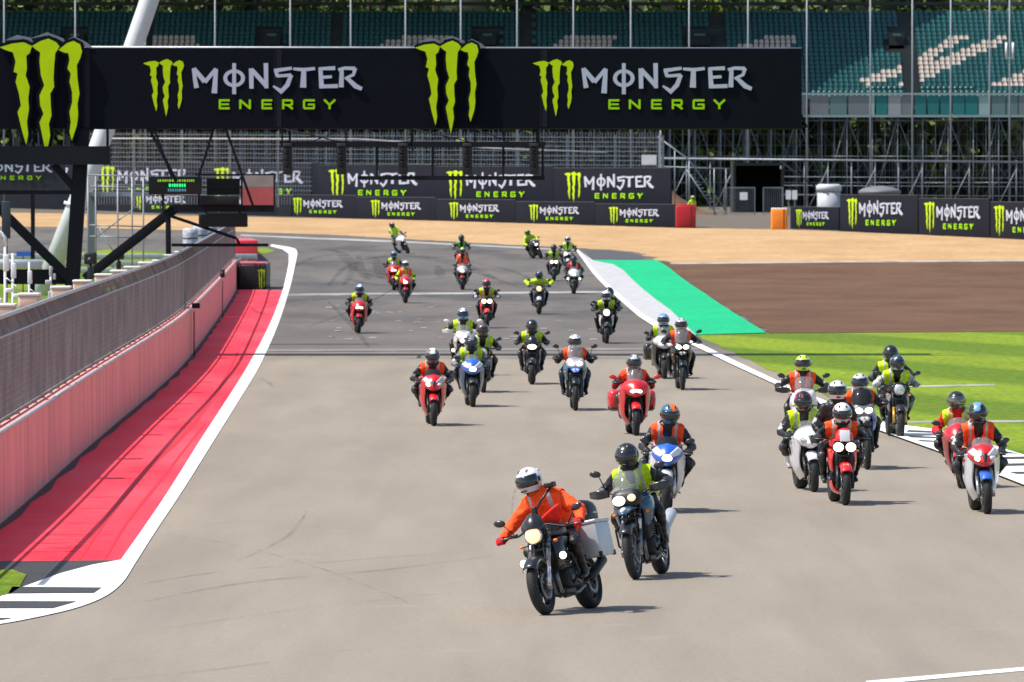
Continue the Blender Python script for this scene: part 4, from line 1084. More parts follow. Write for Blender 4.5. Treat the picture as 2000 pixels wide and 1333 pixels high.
    if sp.get('panniers'):
        pmm = {'alu': ALU}.get(sp['panniers']) or pm(sp['panniers'])
        for sx in (-1, 1):
            if sp['panniers'] == 'alu':
                def pan(mb, sx=sx): return mb.box((sx * .285, .56, .74), (.22, .44, .38), 0, .018)
                p = part("pannier", f"palu{sx}", pan, pmm, root)
                part("lid", f"palul{sx}", lambda mb, sx=sx: mb.box((sx * .285, .56, .948), (.235, .455, .04), 0, .012).box((sx * .285, .56, .98), (.1, .02, .02), 1, 0), [ALU, BLK], p)
                part("corner_guards", f"palug{sx}", lambda mb, sx=sx: [mb.box((sx * .285 + a * .098, .56 + b * .208, .57), (.04, .04, .06), 0, .01) for a in (-1, 1) for b in (-1, 1)] and mb.box((sx * .168, .56, .74), (.02, .3, .25), 0, 0), BLK, p)
            else:
                part("pannier", f"pan{ty}{sx}", lambda mb, sx=sx: mb.loft([(.22, .66, .06, .10, sx * .32), (.28, .66, .12, .17, sx * .32), (.50, .65, .13, .19, sx * .32), (.72, .66, .12, .17, sx * .32), (.78, .66, .06, .10, sx * .32)], e=3.4), pmm, root)
                part("pannier_base", f"panb{ty}{sx}", lambda mb, sx=sx: mb.loft([(.26, .56, .08, .07, sx * .32), (.5, .53, .128, .10, sx * .32), (.74, .56, .08, .07, sx * .32)], e=3), BLK, root)
    if sp.get('topbox'):
        tb = part("top_box", "topbox", lambda mb: mb.loft([(.60, 1.06, .12, .10), (.64, 1.06, .22, .16), (.85, 1.06, .24, .17), (1.0, 1.05, .2, .14), (1.04, 1.04, .12, .09)], e=3.2), BLK, root)
        part("lid_band", "tbb", lambda mb: mb.loft([(.615, 1.06, .21, .018), (.85, 1.06, .248, .018), (1.03, 1.05, .18, .018)], e=5), ALU, tb)
        part("rack", "rack", lambda mb: mb.box((0, .78, .93), (.22, .42, .02), 0, .006).tube([(-.1, .55, .84), (-.1, .9, .92)], .01).tube([(.1, .55, .84), (.1, .9, .92)], .01), BLK, root)
    if sp.get('spots'):
        for sx in (-1, 1):
            s_ = part("spot_lamp", f"spt{ty}{sx}", lambda mb, sx=sx: mb.tube([(sx * .24, -.46, .62), (sx * .24, -.40, .62)], [.05, .035], 0, 14).tube([(sx * .1, -.42, .60), (sx * .24, -.42, .60)], .01), BLK, root)
            part("lens", f"sptl{sx}", lambda mb, sx=sx: mb.ell((sx * .24, -.463, .62), (.043, .014, .043), 0, 14), LAMP, s_)
    if sp.get('bars'):
        part("crash_bar", "crash", lambda mb: [mb.tube([(sx * .10, -.36, .74), (sx * .27, -.26, .62), (sx * .28, -.16, .42), (sx * .12, -.10, .26)], .014, 0, 7) for sx in (-1, 1)] and mb, BLK, root)
    if sp.get('extra'): sp['extra'](root)
    return root
def place(px, py, yaw, lean, wb):
    M = Matrix.Rotation(R(yaw), 4, 'Z') @ Matrix.Rotation(R(lean), 4, 'Y')
    return G(px, py) - (M @ Vector((0, -wb, 0)))

# ------------------------------------------------------------------ the ride: every motorcycle and rider
def ride(ty, px, py, yaw, lean, hy, b, r, style=None, pillion=None):
    t = T[ty]; loc = place(px, py, yaw, lean, t['wb']); rot = (0, R(lean), R(yaw))
    b.setdefault('group', 'motorcycles riding down the track'); r.setdefault('group', 'riders on the motorcycles')
    bike(ty, loc, rot, b)
    s = FPX / (loc.y)
    top = (py - hy + 2) / s / math.cos(R(lean)) + .02
    top = max(1.36, min(1.78, top))
    gx, gy, gz = t['grip']; gr = r.get('grips') or [(-gx - .015, gy, gz), (gx + .015, gy, gz)]
    pe = t['peg']; pegs = [(-pe[0] - .04, pe[1], pe[2] + .02), (pe[0] + .04, pe[1], pe[2] + .02)]
    r['_grips'] = gr; seat = t['seat']
    if ty == 'sport': r.setdefault('knee', (.55, -1, .3)); r.setdefault('elbow', (.6, .1, -.75))
    if ty == 'adv': r.setdefault('elbow', (.8, .15, -.55))
    if ty == 'naked': r.setdefault('elbow', (.7, .15, -.65))
    queue_person(skeleton(style, top, gr, pegs, seat, r), loc, rot, r)
    if pillion:
        pillion.setdefault('group', 'pillion passengers'); pillion['pillion'] = True; pillion['_grips'] = gr
        ptop = (py - pillion['hy'] + 4) / s / math.cos(R(lean)) + .08
        ptop = min(ptop, 1.9)
        pp = pillion.get('px', 0)
        queue_person(skeleton('pillion', ptop, [(-.19, seat[0] + .16, seat[1] + .14), (.19, seat[0] + .16, seat[1] + .14)],
                              [(-.2, .42, .50), (.2, .42, .50)], (seat[0] + .40, seat[1] + .1), pillion), loc, rot, pillion)

def plate(root):
    part('number_plate', None, lambda mb: mb.box((0, -.66, 1.03), (.15, .012, .17), 0, .004, Matrix.Rotation(-.25, 4, 'X')), pm('white'), root)
def lead_extra(o, sk):
    # radio and camera strap on the chest
    N, Pv = sk['N'], sk['Pv']; f = Vector((0, -1, .25))
    def strap(mb):
        a = N + Vector((.17, -.10, .02)); b_ = N + Vector((.05, -.165, -.10)); c = N + Vector((-.04, -.19, -.22)); d = N + Vector((.03, -.20, -.36))
        mb.tube([a, b_, c, d], .016, 0, 6); mb.box(a + Vector((.0, .0, .03)), (.11, .13, .06), 0, .015); mb.box(c, (.05, .05, .13), 0, .01); return mb
    part("harness", None, strap, BLK, o)
    def flap(mb):
        c = N + Vector((.02, -.20, -.27))
        return mb.sheet([[c + Vector((-.10, -.02, -.10)), c + Vector((.02, -.06, -.03)), c + Vector((.14, -.04, .04)), c + Vector((.22, .04, .10))], [c + Vector((-.13, -.0, -.17)), c + Vector((.0, -.03, -.12)), c + Vector((.13, -.01, -.06)), c + Vector((.24, .05, .0))], [c + Vector((-.12, .05, -.22)), c + Vector((.0, .02, -.19)), c + Vector((.12, .04, -.14)), c + Vector((.2, .08, -.08))]], .02, 0, 3)
    part("jacket_flap", None, flap, cloth("scarlet", (.85, .02, .008)), o)

ride('lead', 1068, 1202, -21, -13, 922,
     dict(label="black roadster with single round headlight, aluminium panniers and top box, leading the pack", main='black', sec='black', guard='black', lamp='round', on='warm', bezel='chrome', panniers='alu', topbox=True, spots=True, bars=True, flyscreen=True, fork='silver', spokes='ten', rim='black'),
     dict(label="rider in a plain white helmet and bright orange jacket leaning left on the leading bike", jacket='vorange', vest='vorange', openfrom=2, legs='black', glove='red', helmet=('white', 'white', 'none'), fine=True, nod=.12, turn=-.18, hx=-.07, px=-.05, grips=[(-.52, -.29, .925), (.435, -.30, .945)], bulk=1.14, extra=lead_extra, elbow=(.75, .15, -.5)))
ride('adv', 1243, 1133, -13, -9, 877,
     dict(label="dark blue adventure motorcycle with uneven twin headlights right behind the leading bike", main='navy', sec='navy', beak='navy', guard='black', lamp='gs', on='both', darkcowl=True, fork='silver', spokes='ten', rim='silver', scr=.24, handguards='black', bars=True),
     dict(label="rider in black helmet and yellow vest on the dark blue adventure motorcycle", jacket='black', vest='lime', openfrom=.72, legs='black', glove='grey', helmet=('black', 'grey', 'none'), fine=True, turn=-.1, nod=.08))
ride('sport', 1301, 1003, -1, 1, 797,
     dict(label="blue and white sports bike with white side fairings and a dark screen", main='blue', sec='white', guard='silver', lamp='single', on='left', accent='white', screen='dark', fork='silver'),
     dict(label="rider in blue and orange helmet with orange vest open over black leathers", jacket='black', vest='vorange', open=.05, openfrom=.3, helmet=('teal', 'orange', 'half'), turn=.25, nod=.2, fine=True, hx=.03))
ride('naked', 1651, 988, 4, 0, 797,
     dict(label="red streetfighter with two round headlights and a red belly pan", main='red', sec='red', guard='red', lamp='twinround', flyscreen=True, belly=True, on='both', extra=plate),
     dict(label="rider in white and red helmet and orange vest on the red twin headlight bike", jacket='black', vest='vorange', open=.03, openfrom=.3, helmet=('white', 'red', 'few'), fine=True, nod=.25),
     pillion=dict(label="pillion passenger in white and red helmet behind the rider of the red streetfighter", jacket='black', helmet=('white', 'red', 'few'), hy=764))
ride('sport', 1590, 962, 6, -4, 772,
     dict(label="white and black sports bike with white nose, left of the red streetfighter", main='white', sec='white', guard='white', lamp='twin', on='none', rim='black'),
     dict(label="rider in black and red helmet and yellow vest crouched on the white sports bike", jacket='black', vest='lime', open=.06, openfrom=.2, helmet=('black', 'red', 'patch'), nod=.3, boot='white'))
ride('adv', 1694, 918, 3, -3, 737,
     dict(label="grey and blue touring motorcycle with tall dark screen behind the red streetfighter", main='grey', sec='blue', beak='grey', guard='black', lamp='twin', on='both', screen='dark', scr=.26),
     dict(label="rider in silver and black helmet and orange vest on the grey and blue motorcycle", jacket='black', vest='vorange', open=.0, helmet=('silver', 'black', 'two')))
ride('adv', 1574, 882, 3, 0, 701,
     dict(label="white adventure motorcycle with handguards at the back of the right hand group", main='white', sec='white', beak='white', guard='white', lamp='single', on='left', handguards='black', scr=.24),
     dict(label="rider in bright yellow helmet and orange vest on the white adventure motorcycle", jacket='black', vest='vorange', open=.0, helmet=('neon', 'neon', 'none')))
ride('naked', 1758, 857, 4, 0, 700,
     dict(label="dark roadster with gold forks and unlit round headlight beside the striped kerb", main='black', sec='grey', guard='black', lamp='round', on='none', fork='gold', bezel='chrome', rim='black'),
     dict(label="rider with yellow vest and light grey sleeves on the gold forked roadster", jacket='black', sleeve='silver', legs='grey', glove='grey', vest='lime', open=.02, openfrom=.35, helmet=('navy', 'silver', 'patch')),
     pillion=dict(label="pillion passenger in plain black helmet behind the rider with light grey sleeves", jacket='black', vest='lime', helmet=('black', 'black', 'none'), hy=690, px=-.06))
ride('sport', 1878, 955, -5, -4, 775,
     dict(label="dark red sports tourer directly left of the red and white sports bike", main='red', sec='dred', guard='red', lamp='wide', on='none', screen='clear', rim='silver'),
     dict(label="rider in black helmet with mirrored visor, yellow vest and red sleeves", jacket='red', legs='black', vest='lime', open=.03, openfrom=.4, helmet=('black', 'grey', 'none'), mvis=True))
ride('sport', 1928, 1005, 3, -3, 795,
     dict(label="red and white sports bike with blue front mudguard, nearest on the right", main='red', sec='white', guard='blue', lamp='twin', on='left', accent='white', fork='silver'),
     dict(label="rider in black and blue helmet and orange vest on the red and white sports bike", jacket='black', vest='vorange', open=.05, openfrom=.2, helmet=('black', 'lblue', 'stripe'), nod=.25, turn=-.15))
ride('tour', 1242, 852, 3, 0, 701,
     dict(label="bright red sports tourer with red side panniers and red mirrors", main='red', sec='red', guard='red', lamp='wide', on='both', panniers='red', mirror='red'),
     dict(label="rider in dark grey helmet and orange vest on the red tourer with panniers", jacket='black', sleeve='dred', vest='vorange', open=.04, openfrom=.3, helmet=('grey', 'silver', 'stripe')))
ride('sport', 847, 833, 3, 0, 688,
     dict(label="red sports bike with silver nose at the left edge of the middle group", main='red', sec='red', guard='red', lamp='twin', on='left', accent='silver', screen='dark'),
     dict(label="rider in orange vest and dark helmet on the red sports bike with silver nose", jacket='black', sleeve='black', vest='vorange', open=.06, openfrom=.1, helmet=('grey', 'white', 'stripe'), nod=.2))
ride('sport', 923, 796, 3, 0, 668,
     dict(label="blue sports bike with one lit central headlight in front of two yellow vested riders", main='blue', sec='navy', guard='black', lamp='single', on='left', accent='white'),
     dict(label="rider in black helmet with yellow vest and grey sleeves on the blue sports bike", jacket='black', sleeve='grey', vest='lime', open=.0, helmet=('black', 'grey', 'stripe'), nod=.2))
ride('naked', 944, 768, 2, 0, 637,
     dict(label="dark motorcycle mostly hidden behind the blue sports bike", main='black', sec='black', guard='black', lamp='round', on='none'),
     dict(label="rider in dark helmet and yellow vest directly behind the blue sports bike rider", jacket='black', vest='lime', open=.07, openfrom=.1, helmet=('brown', 'grey', 'none')))
ride('adv', 905, 735, 1, 0, 607,
     dict(label="white adventure motorcycle with bright spot lamps and pale handguards behind the blue sports bike", main='white', sec='silver', beak='white', guard='white', lamp='single', on='left', handguards='silver', spots=True, scr=.16, mirror='white'),
     dict(label="rider in light blue helmet and yellow vest on the white spot lamp motorcycle", jacket='black', vest='lime', glove='lime', open=.07, openfrom=.0, helmet=('lblue', 'white', 'stripe')))
ride('naked', 1039, 752, 0, 0, 630,
     dict(label="black streetfighter with one wide white headlight alone in the middle of the track", main='black', sec='black', guard='black', lamp='wide', on='left', flyscreen=True),
     dict(label="rider in black helmet and yellow vest with blue jeans on the lone black streetfighter", jacket='black', legs='navy', vest='lime', open=.05, openfrom=.6, helmet=('black', 'black', 'none')))
ride('adv', 1124, 803, 1, 0, 668,
     dict(label="blue and black triple adventure motorcycle with two bright headlights at the centre", main='silver', sec='teal', beak='blue', guard='black', lamp='twin', on='both', scr=.26),
     dict(label="rider in white and black helmet and orange vest on the centre adventure motorcycle", jacket='black', legs='navy', vest='vorange', open=.0, helmet=('white', 'black', 'two')))
ride('adv', 1333, 763, 2, 0, 627,
     dict(label="black touring motorcycle with clear screen and twin headlights beside the white edge line", main='black', sec='black', beak='black', guard='black', lamp='twin', on='both', scr=.30),
     dict(label="rider in grey and red helmet and orange vest behind a clear screen", jacket='black', vest='vorange', open=.02, openfrom=.6, helmet=('silver', 'red', 'patch')))
ride('tour', 1298, 741, 2, 0, 618,
     dict(label="silver tourer with black panniers left of the black touring motorcycle", main='silver', sec='black', guard='black', lamp='twin', on='both', panniers='black'),
     dict(label="rider in pale blue and white helmet and yellow vest on the silver tourer", jacket='black', vest='lime', open=.06, openfrom=.1, helmet=('lblue', 'white', 'two')))
ride('naked', 1185, 672, 1, 0, 572,
     dict(label="black roadster with a warm round headlight near the grey kerb", main='black', sec='silver', guard='black', lamp='round', on='left'),
     dict(label="rider in plain white helmet and yellow vest on the black roadster near the grey kerb", jacket='black', vest='lime', open=.05, openfrom=.1, helmet=('white', 'white', 'none')),
     pillion=dict(label="pillion passenger in dark helmet behind the white helmeted roadster rider", jacket='black', helmet=('black', 'grey', 'none'), hy=572, px=.08))
ride('naked', 951, 642, 1, 0, 549,
     dict(label="red streetfighter with wide bright headlight just below the start line", main='red', sec='red', guard='red', lamp='twinround'),
     dict(label="rider in red and white helmet and narrow yellow vest below the start line", jacket='black', glove='silver', vest='lime', open=.08, openfrom=.0, helmet=('red', 'white', 'patch')))
ride('naked', 1053, 615, 0, 0, 533,
     dict(label="dark blue motorcycle with small orange tinted headlight crossing below the start line", main='navy', sec='navy', guard='silver', lamp='round', on='warm'),
     dict(label="rider with bright yellow sleeves and dark helmet elbows wide on the dark blue motorcycle", jacket='lime', sleeve='lime', vest='lime', open=.06, openfrom=.1, helmet=('black', 'grey', 'stripe'), elbow=(.95, .15, -.2)))
ride('sport', 700, 652, 2, 2, 567,
     dict(label="red sports bike alone at the far left below the start line", main='red', sec='red', guard='dred', lamp='wide'),
     dict(label="rider in pale blue helmet and yellow vest on the lone red sports bike", jacket='black', vest='lime', open=.05, openfrom=.1, helmet=('lblue', 'white', 'stripe')))
ride('sport', 792, 593, 1, 0, 513,
     dict(label="red sports bike with black lower fairing, front one of the left red pair", main='red', sec='black', guard='dred', lamp='single'),
     dict(label="rider in white helmet and orange vest on the red bike with black fairing", jacket='lime', vest='vorange', open=.0, helmet=('white', 'silver', 'two')))
ride('tour', 769, 568, 0, 0, 494,
     dict(label="red sports tourer, rear one of the left red pair", main='red', sec='red', guard='red', lamp='wide'),
     dict(label="rider in white and blue helmet and narrow yellow vest, rear one of the left pair", jacket='black', vest='lime', open=.07, openfrom=.1, helmet=('lblue', 'blue', 'two')))
ride('sport', 903, 567, 0, 0, 487,
     dict(label="dark red and black sports bike above the start line", main='silver', sec='black', guard='dred', lamp='single'),
     dict(label="rider in grey helmet with yellow mark and orange vest above the start line", jacket='black', vest='vorange', open=.02, openfrom=.4, helmet=('grey', 'neon', 'stripe')))
ride('naked', 901, 528, 0, 0, 462,
     dict(label="black motorcycle hidden behind the orange vested rider above the start line", main='black', sec='black', guard='black', lamp='round', on='none'),
     dict(label="rider all in black with a thin yellow vest near the far edge of the track", jacket='black', vest='green', open=.05, openfrom=.2, helmet=('black', 'black', 'none')))
ride('sport', 1121, 575, 0, 0, 503,
     dict(label="white nosed black motorcycle with two bright low spot lamps on the start line", main='white', sec='black', guard='black', lamp='single', spots=True),
     dict(label="rider in black helmet and red jacket over the spot lamp motorcycle on the start line", jacket='black', vest='red', open=.05, openfrom=.0, helmet=('black', 'grey', 'none')))
ride('naked', 1082, 550, 0, 0, 481,
     dict(label="black motorcycle with twin white headlights left of the spot lamp bike", main='black', sec='black', guard='black', lamp='twinround'),
     dict(label="rider in black helmet and yellow vest behind twin white headlights", jacket='black', vest='lime', open=.07, openfrom=.2, helmet=('black', 'black', 'none')))
ride('naked', 1109, 532, 0, 0, 465,
     dict(label="pale grey motorcycle near the tip of the grey kerb", main='silver', sec='silver', guard='silver', lamp='twinround', on='left'),
     dict(label="rider in silver helmet and yellow vest nearest the tip of the grey kerb", jacket='black', vest='lime', open=.03, openfrom=.2, helmet=('silver', 'grey', 'two')))
ride('sport', 1058, 506, 16, -24, 452,
     dict(label="black sports bike banked over to the left at the far end of the track", main='black', sec='black', guard='black', lamp='single'),
     dict(label="rider in yellow jacket banked over on the far black sports bike", jacket='lime', vest='lime', openfrom=2, helmet=('green', 'black', 'patch')))
ride('sport', 798, 496, 20, -24, 437,
     dict(label="white sports bike banked over hard, farthest of all on the left", main='white', sec='white', guard='black', lamp='wide', on='none'),
     dict(label="rider in pink and black helmet and yellow vest banked over on the farthest white bike", jacket='black', vest='lime', openfrom=2, helmet=('black', 'pinkish', 'half')))
# a marshal behind the red block
mp = G(1352, 436)
st = dict(label="marshal in bright yellow green jacket standing behind the red barrier block", group='trackside marshals', jacket='lime', vest='lime', openfrom=2, legs='grey', helmet=('neon', 'neon', 'none'), _grips=[(0, 0, 0), (0, 0, 0)], pillion=True, elbow=(.3, .6, -.6), knee=(.1, -1, 0))
queue_person(skeleton('stand', 1.76, [(-.27, -.12, .86), (.27, -.12, .86)], [(-.11, 0, .08), (.11, 0, .08)], (0, .80), st), mp, (0, 0, .4), st)
flush_people()

# ------------------------------------------------------------------ overhead gantry
YG = 221.0
S_ = YG / FPX
M_BAN = mat("black_banner_mesh", (.0035, .0055, .010), .85, var=.1, vs=1.5, spec=.12)
M_DSTEEL = mat('black_gantry_steel', (.0055, .008, .012), .6, spec=.2, var=.2, vs=2)
def boxpx(mb, x0, y0, x1, y1, Y, dep, m=0, yo=0.0, bev=0.0):
    a, b = P(x0, y0, Y), P(x1, y1, Y)
    return mb.box(((a.x + b.x) / 2, Y + dep / 2 + yo, (a.z + b.z) / 2), (abs(b.x - a.x), dep, abs(a.z - b.z)), m, bev)
gan = empty("overhead_gantry", (0, 0, 0)); tag(gan, "black overhead gantry with lettered banner spanning the track", "gantry")
ban = part("banner", None, lambda mb: boxpx(mb, -260, 95, 1566, 251, YG, .08), M_BAN, gan)
part("banner", None, lambda mb: boxpx(mb, -260, 97, 1563, 251, YG + 2.3, .08), M_BAN, gan)
def truss(mb):
    for z in (98, 248):
        for yo in (.2, 2.2):
            a, b = P(-260, z, YG), P(1560, z, YG); mb.tube([(a.x, YG + yo, a.z), (b.x, YG + yo, b.z)], .06, 0, 8)
    x = P(-260, 98, YG).x; z1, z0 = P(0, 98, YG).z, P(0, 248, YG).z; k = 0
    while x < 7.5:
        for a, b in (((x, YG + .2, z0), (x + .9, YG + .2, z1)), ((x + .9, YG + .2, z1), (x + 1.8, YG + .2, z0)), ((x, YG + .2, z0), (x + .9, YG + 2.2, z0)), ((x + .9, YG + 2.2, z0), (x + 1.8, YG + .2, z0)), ((x, YG + .2, z1), (x, YG + 2.2, z1)), ((x, YG + .2, z0), (x, YG + 2.2, z0))): mb.tube([a, b], .03, 0, 5)
        x += 1.8
    mb.box(((P(-260, 0, YG).x + 7.5) / 2, YG + 1.2, z0 + .12), (7.5 - P(-260, 0, YG).x, 1.9, .05), 0)
    return mb
part("truss", None, truss, M_DSTEEL, gan)
for k, sx_ in enumerate((545, 1064, 170)):
    part("seam", None, lambda mb: boxpx(mb, sx_ - 5, 97, sx_ + 5, 249, YG - .006, .006).add([P(sx_ - 9, 100, YG - .004), P(sx_ - 7, 100, YG - .004), P(sx_ - 7, 248, YG - .004), P(sx_ - 9, 248, YG - .004)], [(0, 1, 2, 3)]), mat("banner_seam", (.009, .011, .017), .7, spec=.2), gan)
part("top_rail", None, lambda mb: mb.tube([P(-260, 92, YG + .15), P(1566, 96, YG + .15)], .035, 0, 8), M_GALV, gan)
def brandpx(parent, ox, oy, sc_px, Y, key, th=.012, front=.0):
    """emblem and lettering: (250, 180) of the drawing lands at pixel (ox, oy); sc_px pixels per drawing unit"""
    k = sc_px * Y / FPX
    o0 = P(ox, oy, Y)
    for nm, which, m in (("emblem", 'claw', M_LIME), ("lettering", 'word', M_LET), ("small_lettering", 'sub', M_LIME2)):
        o = part(nm, f"logo{which}{key}", lambda mb, which=which: logo(mb, which, k, 250, 180, 0, th), m, parent)
        o.location = (o0.x, Y - front, o0.z)
for ox in (280, 1041): brandpx(gan, ox, 115.5, .3225, YG, 'g', .01)
for q in [(1058, 97, 1071, 120), (1058, 222, 1071, 251)]: pass
# big claw signs standing proud of the banner, each with a black backing and grey capping
def bigclaw(ox, oy, w, hgt, lab):
    sx, sz = w / 245.0 * S_, hgt / 345.0 * S_; o0 = P(ox, oy, YG)
    sg = empty("claw_sign", (o0.x, YG - .12, o0.z)); tag(sg, lab, "sign", "large claw emblem signs on the gantry")
    def M(u, v, d): return ((u - 248) * sx, -d, -(v - 181) * sz)
    def back(mb):
        for k, p in enumerate(CLAW):
            c = (sum(q[0] for q in p) / len(p), sum(q[1] for q in p) / len(p)); n = len(p); q2 = []
            for i in range(n):
                a, b = p[i - 1], p[(i + 1) % n]; dx, dy = b[0] - a[0], b[1] - a[1]; l = math.hypot(dx, dy) + 1e-6; q2.append((p[i][0] + dy / l * 10, p[i][1] - dx / l * 10))
            mb.prism(q2, -.09, .0 + .002 * k, M)
        return mb
    bk = part("backing", None, back, M_BAN, sg)
    def cap(mb):
        for k, q in enumerate([[(262,186),(300,170),(340,178),(352,196),(330,184),(300,184)], [(335,182),(390,162),(438,180),(452,200),(420,180),(385,172)], [(440,190),(470,174),(505,190),(530,210),(500,205),(470,184)]]): mb.prism(q, -.2, -.092 - .002 * k, M)
        return mb
    part("capping", None, cap, mat("grey_capping", (.2, .22, .26), .5), sg)
    def em(mb):
        for k, p in enumerate(CLAW): mb.prism(p, .006, .03 + .002 * k, M)
        return mb
    part("emblem", None, em, M_LIME, sg)
bigclaw(0, 76, 159, 226, "large lime green claw emblem sign over the pit wall, left end of the gantry")
bigclaw(811, 80, 122, 180, "large lime green claw emblem sign over the middle of the track")
# the frame hanging under the gantry
fr = empty("hanging_frame", (0, 0, 0)); tag(fr, "black steel frame hanging under the middle of the banner", "frame")
YF = 218.0
def fbar(mb):
    boxpx(mb, 548, 277, 1064, 288, YF, .3); boxpx(mb, 698, 344, 1064, 352, YF, .25, 0, .02)
    for x in (736, 845, 983, 1060): boxpx(mb, x - 2.2, 288, x + 2.2, 344, YF, .06, 0, .06)
    for x in (551, 676, 803, 928, 984, 1053): boxpx(mb, x - 1.5, 250, x + 1.5, 278, YF, .05, 0, .06)
    for a, b in ((555, 676), (803, 928), (676, 600), (928, 1000)): mb.tube([P(a, 252, YF + .1), P(b, 280, YF + .1)], .014, 0, 5)
    for x in (560, 803, 1050):
        p = P(x, 282, YF); mb.box((p.x, YF + 1.6, p.z), (.06, 3.2, .06)); mb.box((p.x, YF + 3.1, p.z + .3), (.06, .06, .9))
    return mb
part("bar", None, fbar, M_DSTEEL, fr)
for x in (562, 667, 787, 913, 1043):
    lb = empty("light_box", P(x, 311, YF)); tag(lb, f"black light box hanging from the frame, " + {562: "leftmost of five", 667: "second of five from the left", 787: "middle one of five", 913: "second of five from the right", 1043: "rightmost of five"}[x], "light box", "start light boxes under the gantry")
    part("housing", "lbx", lambda mb: mb.box((0, 0, 0), (.25, .24, .82), 0, .02), mat("matt_black_housing", (.008, .009, .011), .6), lb)
    part("lens", "lbl", lambda mb: [mb.tube([(0, -.112, .26 - .17 * k), (0, -.125, .26 - .17 * k)], .06, 0, 14) for k in range(4)] and mb, mat("dark_lamp_lens", (.02, .012, .012), .3), lb)
    part("hood", "lbh", lambda mb: [mb.tube([(0, -.11, .32 - .17 * k), (0, -.19, .32 - .17 * k)], .05, 0, 8) for k in range(0)] or mb.box((0, -.15, .345), (.24, .1, .015)).box((0, -.15, .17), (.19, .08, .012)).box((0, -.15, -.0), (.19, .08, .012)).box((0, -.15, -.17), (.19, .08, .012)), BLK, lb)
# gantry legs on the pit side
BK = [0]
def bar2(mb, x0, y0, x1, y1, wpx, Y, dep=.3, m=0):
    BK[0] += 1; Y = Y + .02 + .004 * (BK[0] % 23)
    a, b = P(x0, y0, Y), P(x1, y1, Y); d = b - a; L = d.length; ang = math.atan2(d.x, d.z); w = wpx * Y / FPX
    return mb.box((a + b) / 2 + Vector((0, dep / 2, 0)), (w, dep, L), m, .01, Matrix.Rotation(ang, 4, 'Y'))
def legs(mb):
    bar2(mb, 162, 250, 136, 640, 26, YG, .35); bar2(mb, -180, 250, -206, 640, 26, YG, .35)
    bar2(mb, 160, 250, 134, 640, 26, YG + 2.2, .35)
    boxpx(mb, -260, 286, 215, 322, YG - .4, .5)
    boxpx(mb, -260, 372, 152, 380, YG, .2, 0, .08)
    bar2(mb, 105, 322, 152, 376, 14, YG, .2); bar2(mb, -5, 405, 140, 548, 18, YG, .22); bar2(mb, 290, 250, 345, 355, 6, YG, .08); bar2(mb, 470, 250, 500, 330, 6, YG, .08) if False else None
    bar2(mb, -260, 540, 140, 540, 22, YG, .3) if False else boxpx(mb, -260, 527, 140, 556, YG, .3, 0, .4)
    return mb
part("support_leg", None, legs, M_DSTEEL, gan)
for a in ((300, 250, 335, 345), (418, 250, 388, 345), (440, 250, 495, 405), (66, 250, 66, 286), (20, 250, 20, 286), (210, 250, 210, 286)):
    part("stay", None, lambda mb: bar2(mb, a[0], a[1], a[2], a[3], 5, YG, .07), M_DSTEEL, gan)
# hoarding behind the gantry leg
hb = empty("hoarding", (0, 0, 0)); tag(hb, "black hoarding with white lettering raised on posts behind the gantry leg at far left", "hoarding")
YH = 300.0
part("panel", None, lambda mb: boxpx(mb, -420, 312, 128, 372, YH, .08), mat("black_board", (.014, .016, .024), .5, var=.15), hb)
part("post", None, lambda mb: boxpx(mb, -300, 372, -290, 600, YH, .12).__class__ and boxpx(mb, 60, 372, 68, 595, YH, .12), M_DSTEEL, hb)
for nm, which, m in (("emblem", 'claw', M_LIME), ("lettering", 'word', M_LET), ("small_lettering", 'sub', M_LIME2)):
    k = .135 * YH / FPX; p = P(-77, 312, YH)
    o = part(nm, "hb" + which, lambda mb, which=which: logo(mb, which, k, 250, 180 if which != 'sub' else 190, 0, .012), m, hb); o.location = (p.x, YH, p.z)

# ------------------------------------------------------------------ advertising boards
M_BRD = mat("black_board", (.014, .016, .024), .5)
M_BRD2 = mat("matt_black_board", (.010, .012, .021), .8, spec=.12, var=.1, vs=.6)  # one dull black for all the boards
def board(px0, px1, yb0, yb1, hpx, lab, lx, ly, lsc, grp, lean=0.0, logo_on=True, raise_=0.0):
    """one advertising board standing between two ground pixels"""
    a, b = G(px0, yb0), G(px1, yb1); a.z += raise_; b.z += raise_
    Y = (a.y + b.y) / 2; h = hpx * Y / FPX; L = (b - a).xy.length; ang = math.atan2(b.y - a.y, b.x - a.x)
    root = empty("advertising_board", (a + b) / 2, (0, 0, ang)); tag(root, lab, "advertising board", grp)
    part("panel", None, lambda mb: mb.box((0, .06, h / 2), (L - .03, .10, h), 0, .02), M_BRD2, root)
    part("cap", None, lambda mb: mb.box((0, .06, h + .01), (L - .03, .13, .03)), mat("board_edge_trim", (.07, .075, .085), .5), root)
    part("bracket", None, lambda mb: [mb.tube([(x, .11, h * .85), (x, .11 + h * .4, .02)], .03, 0, 5) for x in (-L * .4, 0, L * .4)] and mb, M_DSTEEL, root)
    if logo_on:
        k = lsc[1] * Y / FPX; mpp = L / (px1 - px0); kx = lsc[0] * mpp
        ux = (lx - (px0 + px1) / 2) * mpp; uz = (hpx - ly) * Y / FPX
        for nm, which, m in (("emblem", 'claw', M_LIME), ("lettering", 'word', M_LET), ("small_lettering", 'sub', M_LIME2)):
            o = part(nm, None, lambda mb, which=which: logo(mb, which, k, 250, 180, 0, .014, step=.002, sx=kx), m, root); o.location = (ux, .01, uz)
    return root
ords = ["first", "second", "third", "fourth", "fifth", "sixth", "seventh", "eighth", "ninth", "tenth", "eleventh"]
def base_lo(x): return 421.5 + (x - 480) * (445.5 - 421.5) / 840
xs_ = [231, 386, 541, 696, 851, 1006, 1161, 1320]
